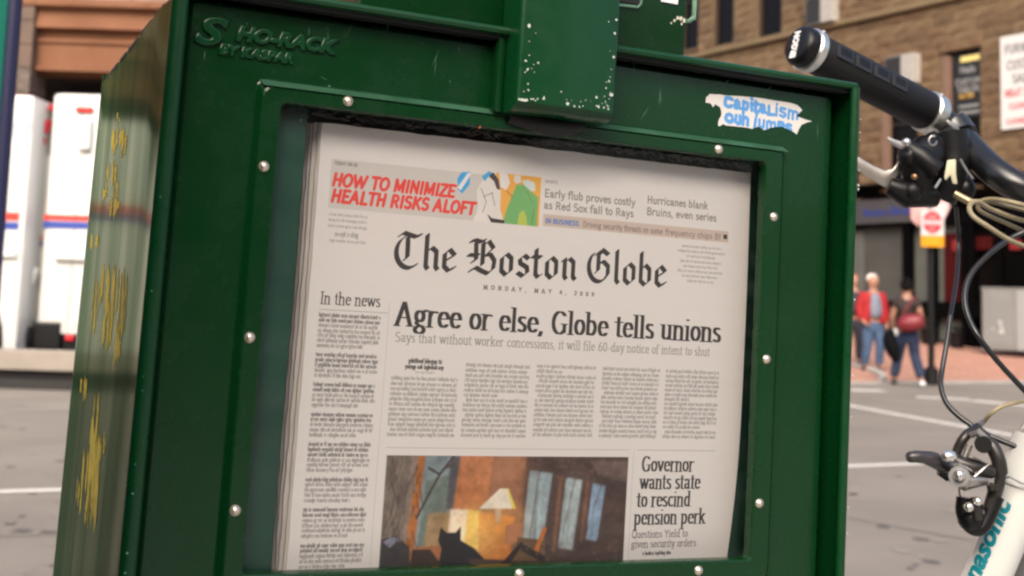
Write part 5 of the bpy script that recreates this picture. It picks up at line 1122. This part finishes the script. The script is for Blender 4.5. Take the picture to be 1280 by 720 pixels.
# sticker ghost: dull glue residue beside it
# graffiti on the side panel: dry yellow brush marks
gf = MB(); rr = random.Random(2); gx = lambda px, py: local(T_B @ Matrix.Rotation(R(90), 4, 'Z'), px, py, -XL)
def onside(px, py):
    Mi = T_B.inverted(); o = Mi @ CAM; d_ = Mi.to_3x3() @ ray(px, py); t = (XL-o.x)/d_.x; return o+d_*t
def streak(px, y0, y1, wpx, dx=-.07):
    a, b = onside(px, y0), onside(px+dx*(y1-y0), y1); c = onside(px+wpx, y0); hw = abs(c.y-a.y)/2
    n = 9; L = []
    for i in range(n+1):
        t = i/n; y = a.y+(b.y-a.y)*t+rr.uniform(-1, 1)*hw*.1; z = a.z+(b.z-a.z)*t; k = hw*(min(1, 5*t, 5*(1-t))*rr.uniform(.45, 1)+.03)
        L += [(side_f(y-k, z)-.0002, y-k, z), (side_f(y+k, z)-.0002, y+k, z)]
    gf.add(L, [(2*i, 2*i+1, 2*i+3, 2*i+2) for i in range(n)])
rs_ = random.Random(77)
for x, y0, y1, w_ in [(147, 158, 192, 3), (151, 145, 160, 2), (156, 162, 195, 5), (143, 168, 192, 3), (139, 208, 222, 3), (147, 202, 228, 5), (140, 250, 270, 4), (148, 245, 272, 5), (133, 228, 246, 3), (146, 228, 248, 4), (119, 298, 312, 4), (127, 333, 385, 3), (134, 335, 400, 4), (143, 332, 436, 4), (150, 336, 400, 3), (157, 333, 420, 3), (121, 345, 420, 2), (147, 400, 458, 4), (134, 405, 440, 3), (128, 398, 432, 4), (150, 425, 452, 4),
                       (104, 470, 500, 3), (121, 490, 560, 3), (128, 545, 575, 3), (112, 520, 560, 4), (118, 528, 610, 4), (124, 535, 640, 4), (108, 560, 620, 3), (121, 600, 662, 4), (100, 600, 640, 3), (110, 620, 655, 3), (138, 380, 428, 3), (153, 350, 430, 2), (115, 560, 635, 5)]: [streak(x+rs_.uniform(-3.5, 3.5), y0+rs_.uniform(-6, 10), y1+rs_.uniform(-14, 6), rs_.uniform(.5, 1.1)*w_*.75) for q_ in range(4)]
gfo = gf.build('graffiti', mat('yellow_marker', (.70, .47, .012), .6, var=.25, vscale=60), side_o, kind='stuff')
# coin mechanism housing on top, with its wire bail and a small label
hs = MB(); hs.box((.045, .010, ZT), (.2725, .14, .26), .003).build('coin_housing', M_green, nbx, True)
M_pale = mat('worn_pale_green_wire', (.13, .26, .17), .4, var=.3, vscale=50)
a = [(.2735, .02, .1180), (.2735, .02, .0965), (.2760, .02, .0935), (.2795, .02, .0935), (.2835, .02, .0965), (.2842, .02, .102), (.2842, .02, .17)]
MB().tube(spline(a, 5), .0017, 8).build('wire_bail', M_pale, nbx, True)
q = [bl(x, y, .0088) for x, y in ((770, 6), (797, 9), (801, 5), (803, -6))]; MB().tube([tuple(p) for p in q], .0010, 6).build('slot_trim', M_pale, nbx, True)
q0_, q1_ = bl(768, -20, .0095), bl(799, 6, .0095); MB().box((q0_.x, .0092, q1_.z), (q1_.x, .0098, q0_.z)).build('coin_slot', M_ink, nbx)
q = bl(826, 2, .0095); MB().box((q.x, .0090, q.z), (q.x+.013, .0098, q.z+.008)).build('label', M_sneak, nbx)
chips('paint_chips', [(bl(x, y, .01).x, bl(x, y, .01).z, r_) for x, y, r_ in ((843, 26, .0014), (847, 23, .0016), (851, 23, .0017), (855, 26, .0018), (839, 29, .0010), (852, 30, .0012))], mat('pale_scrape', (.55, .52, .42), .7), nbx, 12, y=.0099)
# ---------------------------------------------------------------- newspapers in the window
M_paper = mat('newsprint', (.62, .575, .54), .9, var=.08, vscale=30); 
PX0, PW, PZ0, PH = .0300, .3050, -.0055, .2900
def paper_shape(x, z, seed):
    dx = x-PX0; s_ = math.sin
    return .0195+.0007*s_(z*25+seed)+.0006*s_(x*19+seed*2)+.0025*max(0, (-z-.22)/.07)*max(0, (x-.25)/.08)*-1
def news(name, x0, x1, zt_, zb_, y0, m, parent, seed, th=.0016, curl=True, rag=.0, **kw):
    nx, nz = 40, 40; v = []; f = []; rr = random.Random(seed)
    rg = [rr.uniform(-1, 1)*rag for _ in range(nx+1)]; lg = [rr.uniform(-1, 1)*rag for _ in range(nz+1)]
    for i in range(nx+1):
        for j in range(nz+1):
            x = x0+(x1-x0)*i/nx; z = zt_+(zb_-zt_)*j/nz
            if j == 0: z += rg[i]
            if i == 0: x += lg[j]*.8
            cx = max(0, (j/nz-.55)/.45)**2*(.0075 if i == nx else .0075*(i/nx)**8) if curl else 0
            y = y0+.0006*math.sin(z*25+1)+.0006*math.sin(x*19+2)+(.006*max(0, (j/nz-.6)/.4)**2*(i/nx)**6 if curl else 0)
            v.append((x-cx, y, z))
    n = len(v); v += [(p[0], p[1]+th, p[2]) for p in v]
    W = nz+1
    for i in range(nx):
        for j in range(nz): a = i*W+j; f.append((a, a+W, a+W+1, a+1)); f.append((n+a, n+a+1, n+a+W+1, n+a+W))
    for i in range(nx):
        for j in (0, nz): a = i*W+j; f.append((a, a+W, n+a+W, n+a))
    for j in range(nz):
        for i in (0, nx): a = i*W+j; f.append((a, a+1, n+a+1, n+a))
    return MB().add(v, f).build(name, m, parent, True, **kw)
page = front_page()
np0 = thing('newspaper', (.18, .02, -.30), 'front newspaper in the window with a blackletter masthead and the headline about unions', 'newspaper', T_B)
fp = news('front_page', PX0, PX0+PW, PZ0, PZ0-PH, .0175, print_mat('front_page_print', page, .75, .2), np0, 1, .0005, rag=.0003)
plane_uv(fp, lambda c: ((c.x-PX0)/PW, 1-(PZ0-c.z)/PH))
news('inner_pages', PX0-.0012, PX0+PW-.001, PZ0-.0003, PZ0-PH, .0198, M_paper, np0, 2, .0022, rag=.0004)
for k, (dx, dz) in enumerate([(-.0030, .0006), (-.0043, -.0002), (-.0052, .0003), (-.0063, -.0008), (-.0072, -.0004)]):
    e = thing('newspaper', (.18, .024+k*.003, -.30), 'newspaper behind the front copy, only its folded edge showing', 'newspaper', T_B, 'newspapers stacked behind the front copy')
    news('folded_pages', PX0+dx, PX0+PW+dx*.5-.002, PZ0+dz, PZ0-PH, .0238+.0034*k, M_paper, e, 3+k, .0026, rag=.0005)
# ================================================================ neighbouring box at the far left
T_N = Matrix.Translation((0, 0, Z0))
M_teal = green('teal_green_paint', (.004, .12, .075), (.006, .14, .09), .25); M_bluee = mat('dark_blue_trim', (.012, .012, .05), .4)
ex = local(T_N, 15, 0, -.20); ex2 = local(T_N, 18.5, 0, -.20)
tb = thing('newspaper_box', (ex.x-.2, 0, -1.154), 'teal green newspaper box with dark blue edge trim at the left edge of the photo', 'newspaper box', T_N)
T_N2 = T_B.to_3x3().to_4x4(); 
nbm = MB().box((ex.x-.42, -.20, -.75), (ex.x, .10, .18), .004).build('body', M_teal, tb, True)
MB().tube([(ex.x+.0012, -.199, -.75), (ex.x+.0012, -.199, .18)], .0026, 8).build('edge_trim', M_bluee, tb, True)
MB().box((ex.x-.30, -.12, -1.154), (ex.x-.14, .02, -.752)).build('pedestal', M_teal, tb)
sh_ = Matrix.Identity(4); sh_[0][2] = .0 
# ================================================================ bicycle leaning beside the box
M_grip = mat('grip_rubber', (.007, .007, .008), .6, spec=.3, bump=.3, bscale=900, bdist=.0006); M_bar = mat('handlebar_black', (.007, .007, .008), .3, coat=.2, var=.1, vscale=30)
M_ring = mat('clamp_ring_alloy', (.62, .62, .60), .3, metal=.9); M_lever = mat('lever_alloy', (.38, .36, .33), .35, metal=.85, var=.1, vscale=40); M_bwhite = mat('frame_white', (.56, .57, .54), .3, coat=.6, var=.03, speck=(60, .70, (.35, .33, .30)))
M_cbl = mat('black_cable_housing', (.008, .008, .009), .35, coat=.2); M_cbe = mat('beige_cable_housing', (.27, .225, .135), .5, var=.15, vscale=60)
M_pad = mat('grip_pad_rubber', (.016, .016, .017), .42, spec=.5)
bk = thing('bicycle', at(1290, 400, 1.15)*1.0, 'white bicycle with black grips and teal frame lettering standing right of the green box', 'bicycle')
def A(*l): return [at(x, y, v) for x, y, v in l]
g0, g1 = at(1008, 61, 1.105), at(1158, 139, 1.18)
axb = (g1-g0).normalized()
def on(t): return g0+axb*t
L_ = (g1-g0).length; rg_ = .0183
grip = MB().tube([on(.004), on(.006), on(L_-.004), on(L_-.002)], [rg_*.95, rg_, rg_*1.05, rg_*.98], 28).build('grip', M_grip, bk, True)
MB().tube([on(-.013), on(-.011), on(-.008), on(-.0005)], [rg_*.72, rg_*.92, rg_*1.02, rg_*1.04], 28).build('end_cap', M_black, grip, True)
for a_, b_ in ((.0, .0095), (L_-.002, L_+.012)): MB().tube([on(a_), on(a_+.0015), on(b_-.0015), on(b_)], [rg_*1.04, rg_*1.13, rg_*1.13, rg_*1.04], 28).build('clamp_ring', M_ring, grip, True)
for a_ in (.005, L_+.003):
    up_ = (Vector((0, 0, 1))-axb*axb.z).normalized(); sd_ = axb.cross(up_); c_ = on(a_)
    for s_ in (1, -1): MB().ball(c_+up_*rg_*.85-sd_*s_*rg_*.65, .0028, 8, 6).build('clamp_bolt', M_dsteel, grip, True)
up_ = (Vector((0, 0, 1))-axb*axb.z).normalized(); tc_ = (CAM-on(.06)); tc_ = (tc_-axb*tc_.dot(axb)).normalized(); up2 = axb.cross(tc_); up2 = up2 if up2.z > 0 else -up2
dirp = (tc_*.78+up2*.62).normalized(); dtan = axb.cross(dirp)
for i in range(4):   # raised pads with hollows, as on the photographed grip
    c_ = on(.020+i*.0235+.010)+dirp*rg_*.99
    MB().obox(c_, axb, dtan, dirp, (.0100, .0062, .0011), .001).build('grip_pad', M_pad, grip, True)
    MB().obox(c_-dtan*.0012+axb*.001+dirp*.0010, axb, dtan, dirp, (.0070, .0036, .0003)).build('grip_hollow', M_black, grip)
for i in range(26): pass
MB().obox(on(.066)+(tc_*.98-up2*.2).normalized()*rg_*1.0, axb, axb.cross((tc_*.98-up2*.2).normalized()), (tc_*.98-up2*.2).normalized(), (.048, .004, .0008), .0007).build('grip_rib', M_grip, grip, True)
# end cap lettering
capn = -axb; cr = Vector((0, 0, 1)).cross(capn).normalized(); cu = capn.cross(cr); Mc = Matrix((cu, -cr, capn)).transposed().to_4x4(); Mc.translation = on(-.0133)
lettering('cap_lettering', 'ERGON', .0095, mat('cap_white', (.75, .75, .74), .5), grip, Mc@Matrix.Translation((-.0145, -.0030, .0002)), .0003, sx=.80, offset=.0005)
# handlebar
hb = spline(A((1150, 135, 1.185), (1176, 150, 1.188), (1202, 173, 1.17), (1224, 197, 1.145), (1250, 220, 1.12), (1285, 240, 1.11), (1340, 262, 1.12), (1420, 272, 1.15), (1520, 262, 1.20), (1640, 190, 1.30), (1720, 150, 1.36)), 8)
MB().tube(hb, [.0112+.0022*min(1, i/10) for i in range(len(hb))], 24).build('handlebar', M_bar, bk, True)
# clamp, brake body, shifter
MB().tube(A((1187, 156, 1.18), (1194, 163, 1.178), (1202, 173, 1.17)), [.0170, .0175, .0165], 22).build('brake_clamp', M_blackm, bk, True)
MB().tube(spline(A((1190, 174, 1.165), (1164, 188, 1.15), (1150, 205, 1.14), (1150, 232, 1.15), (1165, 246, 1.155)), 5), [.012]*3+[.015]*3+[.018]*5+[.0155]*6+[.010]*4, 18).build('shifter_body', M_black, bk, True)
MB().tube(spline(A((1188, 165, 1.15), (1192, 195, 1.15), (1188, 225, 1.15), (1176, 248, 1.155)), 5), [.016]*8+[.014]*8, 16).build('brake_body', M_black, bk, True)
MB().ball(at(1136, 196, 1.135), .011, 12, 8).ball(at(1140, 240, 1.14), .010, 12, 8).ball(at(1205, 236, 1.15), .011, 12, 8).tube(A((1128, 180, 1.14), (1150, 196, 1.13), (1170, 214, 1.13)), [.007, .011, .010], 12).tube(A((1110, 232, 1.145), (1135, 243, 1.145), (1170, 247, 1.15)), [.008, .013, .009], 12).build('shifter_housing', M_black, bk, True)
def blade(name, pts, m, v, th=.006):
    q = A(*[(x, y, v) for x, y in pts]); n_ = (CAM-q[0]).normalized()
    bm = bmesh.new(); f_ = bm.faces.new([bm.verts.new(p) for p in q]); bmesh.ops.bevel(bm, geom=[], offset=0) if 0 else None
    r_ = bmesh.ops.extrude_face_region(bm, geom=[f_]); bmesh.ops.translate(bm, verts=[g for g in r_['geom'] if isinstance(g, bmesh.types.BMVert)], vec=n_*th)
    bmesh.ops.bevel(bm, geom=[e for e in bm.edges], offset=.0012, segments=2, profile=.5, affect='EDGES'); bm.verts.index_update()
    o = MB().add([v_.co for v_ in bm.verts], [[v_.index for v_ in f.verts] for f in bm.faces]).build(name, m, bk, True); bm.free(); return o
blade('brake_lever', [(1062, 189), (1078, 199), (1092, 207), (1106, 213), (1116, 211), (1121, 204), (1124, 192), (1129, 191), (1128, 204), (1124, 216), (1118, 226), (1114, 238), (1100, 231), (1080, 218), (1064, 207)], M_lever, 1.15)
blade('shift_trigger', [(1109, 170), (1118, 174), (1128, 177), (1138, 180), (1148, 190), (1154, 200), (1144, 199), (1132, 190), (1120, 184), (1111, 178)], M_dsteel, 1.135, .004)
MB().ball(at(1133, 178, 1.12), .0042, 10, 7).build('lever_pivot', M_ring, bk, True)
ring = [at(1166+5*math.cos(a_), 176+6*math.sin(a_), 1.118) for a_ in np.linspace(0, 5.2, 14)]
MB().tube(ring, .0010, 6).build('adjuster_ring', M_dsteel, bk, True)
MB().ball(at(1143, 221, 1.118), .0030, 8, 6).build('bolt', mat('brass', (.35, .2, .1), .4, metal=.8), bk, True)
blade('gear_window', [(1184, 200), (1195, 199), (1195, 218), (1197, 230), (1191, 230), (1188, 219), (1182, 226), (1180, 222)], mat('aged_plastic', (.50, .48, .33), .5), 1.118, .003)
MB().tube(A((1169, 235, 1.118), (1176, 224, 1.118)), .0012, 8).build('adjuster_pin', M_ring, bk, True)
MB().tube(spline(A((1200, 199, 1.118), (1208, 213, 1.118), (1216, 224, 1.118)), 5), .0014, 8).build('brake_spring', M_dsteel, bk, True)
blade('clamp_band', [(1181, 150), (1187, 150), (1199, 160), (1201, 165), (1192, 162)], M_dsteel, 1.142, .002)
MB().tube(A((1193, 242, 1.14), (1212, 252, 1.135)), .0036, 10).build('cable_ferrule', mat('brass_ferrule', (.42, .34, .2), .35, metal=.7), bk, True)
# cables
def cable(pts, r_, m, par=bk, name='cable'): return MB().tube(spline(A(*pts), 9), r_, 10).build(name, m, par, True)
cable([(1208, 250, 1.135), (1222, 252, 1.13), (1238, 249, 1.12), (1262, 252, 1.10), (1300, 262, 1.10)], .0021, M_cbe)
cable([(1330, 285, 1.13), (1280, 276, 1.12), (1240, 262, 1.10), (1221, 252, 1.08), (1212, 258, 1.07), (1216, 270, 1.06), (1236, 284, 1.06), (1266, 302, 1.07), (1310, 318, 1.1)], .0022, M_cbe)
cable([(1300, 268, 1.14), (1262, 258, 1.15), (1236, 252, 1.15), (1224, 254, 1.15), (1226, 264, 1.15), (1260, 280, 1.15), (1300, 298, 1.15)], .0020, M_cbe)
cable([(1290, 285, 1.1), (1262, 299, 1.1), (1236, 318, 1.09), (1214, 342, 1.08), (1206, 368, 1.07), (1210, 395, 1.06), (1224, 422, 1.05), (1250, 455, 1.05), (1290, 498, 1.05)], .0024, M_cbl)
cable([(1188, 395, 1.12), (1184, 425, 1.11), (1178, 460, 1.1), (1176, 482, 1.09), (1184, 505, 1.08), (1206, 526, 1.07), (1240, 546, 1.06), (1290, 566, 1.05)], .0023, M_cbl)
cable([(1195, 258, 1.16), (1198, 300, 1.18), (1196, 345, 1.16), (1188, 395, 1.12)], .0020, M_cbl)
cable([(1229, 528, 1.07), (1240, 516, 1.06), (1258, 506, 1.06), (1295, 499, 1.07)], .0018, M_cbe)
cable([(1216, 545, 1.06), (1222, 535, 1.06), (1229, 527, 1.07)], .0022, M_dsteel)
# down tube and head of the frame
def seg_tube(name, pts, r_, m, n=28): return MB().tube(A(*pts), r_, n).build(name, m, bk, True)
dt0, dt1 = at(1221, 750, 1.06), at(1288, 592, 1.06)
frame = MB().tube([at(1145, 930, 1.06), dt0, dt1], .0185, 30).build('down_tube', M_bwhite, bk, True)
seg_tube('head_tube', [(1303, 556, 1.06), (1287, 588, 1.06), (1278, 612, 1.06)], [.024, .0225, .0195], M_bwhite)
MB().tube(A((1303, 556, 1.06), (1342, 478, 1.085)), [.021, .021], 24).build('head_tube', M_bwhite, bk, True)
MB().tube(A((1342, 478, 1.085), (1385, 380, 1.12), (1420, 275, 1.15)), [.015, .014, .017], 18).build('stem', M_blackm, bk, True)
MB().tube(A((1248, 600, 1.05), (1262, 596, 1.037), (1276, 604, 1.037), (1288, 607, 1.037), (1300, 596, 1.045)), .0008, 6).build('weld_line', M_dsteel, bk, True)
seg_tube('seat_tube', [(1320, 560, 1.14), (1270, 690, 1.12), (1220, 860, 1.10)], .013, mat('dark_grey_tube', (.10, .095, .09), .35, coat=.4))
cable([(1270, 676, 1.09), (1290, 671, 1.09), (1310, 668, 1.1)], .0022, mat('orange_cable', (.45, .16, .05), .5))
# lettering along the down tube
M_tl = mat('teal_letters', (.0, .17, .22), .4)
dirt = (dt1-dt0).normalized(); tcam = CAM-dt0; tcam = (tcam-dirt*tcam.dot(dirt)).normalized(); acr = tcam.cross(dirt)
Ml = Matrix((dirt, acr, tcam)).transposed().to_4x4(); 
p_end = at(1268, 634, 1.06)
def tube_text(t, size, s_end, off):
    c = bpy.data.curves.new('t', 'FONT'); c.body = t; c.size = size; c.offset = .0009; c.shear = .25; c.align_x = 'RIGHT'; c.resolution_u = 3; c.fill_mode = 'FRONT'
    o = bpy.data.objects.new('t', c); C.objects.link(o); bpy.context.view_layer.update(); me = bpy.data.meshes.new_from_object(o.evaluated_get(bpy.context.evaluated_depsgraph_get())); bpy.data.objects.remove(o)
    bm = bmesh.new(); bm.from_mesh(me); bmesh.ops.subdivide_edges(bm, edges=[e for e in bm.edges if e.calc_length() > .004], cuts=2, use_grid_fill=False); bmesh.ops.triangulate(bm, faces=bm.faces[:]); bm.to_mesh(me); bm.free()
    r_ = .0189
    for v in me.vertices:
        a_ = (v.co.y+off)/r_; v.co = Vector((v.co.x*1.06, r_*math.sin(a_), r_*math.cos(a_)))
    q = p_end-dt0; s_ = q.dot(dirt); M_ = Ml.copy(); M_.translation = dt0+dirt*s_; me.transform(M_); me.materials.clear(); me.materials.append(M_tl); me.name = 'frame_lettering'
    return link('frame_lettering', me, frame)
tube_text('Panasonic', .0218, 0, .0045)
# front brake caliper and derailleur cluster
M_cal = mat('dark_alloy', (.03, .027, .025), .35, metal=.4, coat=.15); M_al = mat('bright_alloy', (.75, .73, .70), .25, metal=.9)
def part(name, m, fn): b = MB(); fn(b); return b.build(name, m, bk, True)
part('caliper_arm', M_cal, lambda b: b.tube(spline(A((1222, 538, 1.04), (1236, 552, 1.035), (1248, 575, 1.03), (1250, 600, 1.03), (1244, 622, 1.03)), 5), [.0045]*6+[.0060]*8+[.0045]*7, 14))
part('caliper_arm', M_cal, lambda b: b.tube(spline(A((1222, 534, 1.05), (1207, 545, 1.04), (1197, 562, 1.04), (1192, 580, 1.04)), 5), [.0040]*16, 12))
part('caliper_knob', M_black, lambda b: b.tube(A((1229, 555, 1.035), (1229, 556, 1.010)), [.0070, .0066], 18))
part('caliper_link', M_lever, lambda b: b.tube(A((1214, 544, 1.035), (1222, 540, 1.03), (1230, 548, 1.03)), .0026, 10).tube(A((1212, 556, 1.03), (1206, 572, 1.03), (1198, 586, 1.03)), .0028, 10))
part('caliper_spring', M_al, lambda b: b.tube(A((1196, 578, 1.02), (1222, 592, 1.02)), .0010, 6).tube(A((1218, 596, 1.02), (1236, 580, 1.02), (1216, 572, 1.02)), .0010, 6))
part('lever_arm', M_cal, lambda b: b.tube(A((1190, 576, 1.03), (1215, 584, 1.025), (1240, 590, 1.03)), [.0060, .0072, .0055], 12))
part('release_lever', mat('lever_dark', (.03, .026, .028), .4, coat=.3), lambda b: b.tube(spline(A((1133, 572, 1.01), (1148, 571, 1.01), (1165, 574, 1.015), (1180, 582, 1.02), (1196, 584, 1.02)), 5), [.0030, .0042, .0046, .0046, .0048, .005, .005, .005, .0055, .006, .0062, .0064]+[.0062]*9, 12))
part('release_pivot', M_al, lambda b: b.ball(at(1186, 570, 1.005), .0060, 14, 9, (1.2, 1, .8)))
part('release_foot', M_black, lambda b: b.tube(A((1174, 588, 1.02), (1186, 594, 1.02)), [.0040, .0055], 10))
part('pivot_bolt', M_dsteel, lambda b: b.tube(A((1199, 595, 1.02), (1199, 595.5, 1.005)), [.0085, .0080], 20))
part('pivot_cap', M_al, lambda b: b.ball(at(1199, 594, 1.002), .0045, 12, 8))
part('pivot_plate', M_lever, lambda b: b.tube(A((1188, 592, 1.025), (1206, 602, 1.025), (1232, 600, 1.03)), [.0060, .0075, .0040], 12))
part('brake_wire', M_dsteel, lambda b: b.tube(spline(A((1200, 603, 1.03), (1199, 615, 1.03), (1203, 628, 1.03)), 5), .0008, 6))
part('pad_holder', M_black, lambda b: b.tube(spline(A((1205, 622, 1.03), (1204, 640, 1.03), (1212, 657, 1.03), (1226, 660, 1.03), (1238, 640, 1.03), (1246, 620, 1.03)), 4), .0060, 12).ball(at(1213, 648, 1.03), .0105, 12, 8).ball(at(1230, 645, 1.035), .0095, 12, 8))
part('pad_bolt', M_al, lambda b: b.ball(at(1211, 634, 1.015), .0040, 10, 7).ball(at(1222, 627, 1.015), .0036, 10, 7))
part('pad_arm', M_cal, lambda b: b.tube(A((1218, 622, 1.02), (1222, 650, 1.02)), .0040, 10).tube(A((1246, 606, 1.03), (1236, 636, 1.03)), [.006, .005], 10).tube(A((1241, 612, 1.02), (1240, 606, 1.02)), .0045, 10))
# what stays below the photograph: fork, wheels, tyre
fw = at(1120, 1000, 1.12); fw = Vector((fw.x, fw.y, .13+.34)); bkdir = R2
for c_ in (fw-R2*.10, fw+R2*.95):
    t_ = MB(); pts = [c_+(bkdir*math.cos(a_)+Vector((0, 0, 1))*math.sin(a_))*.325 for a_ in np.linspace(0, 2*math.pi, 41)]
    wh = t_.tube(pts, .018, 8, False).build('wheel', M_rubber, bk, True)
    sp = MB()
    for i in range(18): a_ = i*math.pi/9; sp.tube([c_, c_+(bkdir*math.cos(a_)+Vector((0, 0, 1))*math.sin(a_))*.31], .0012, 4)
    sp.build('spokes', M_steel, wh)
MB().tube([at(1145, 930, 1.06), fw+R2*.30], .016, 14).build('frame_tube', M_bwhite, bk, True)
MB().tube([at(1282, 590, 1.06), fw-R2*.10+F2*.05], .012, 12).build('fork', M_bwhite, bk, True)
print('objects', len(bpy.data.objects))
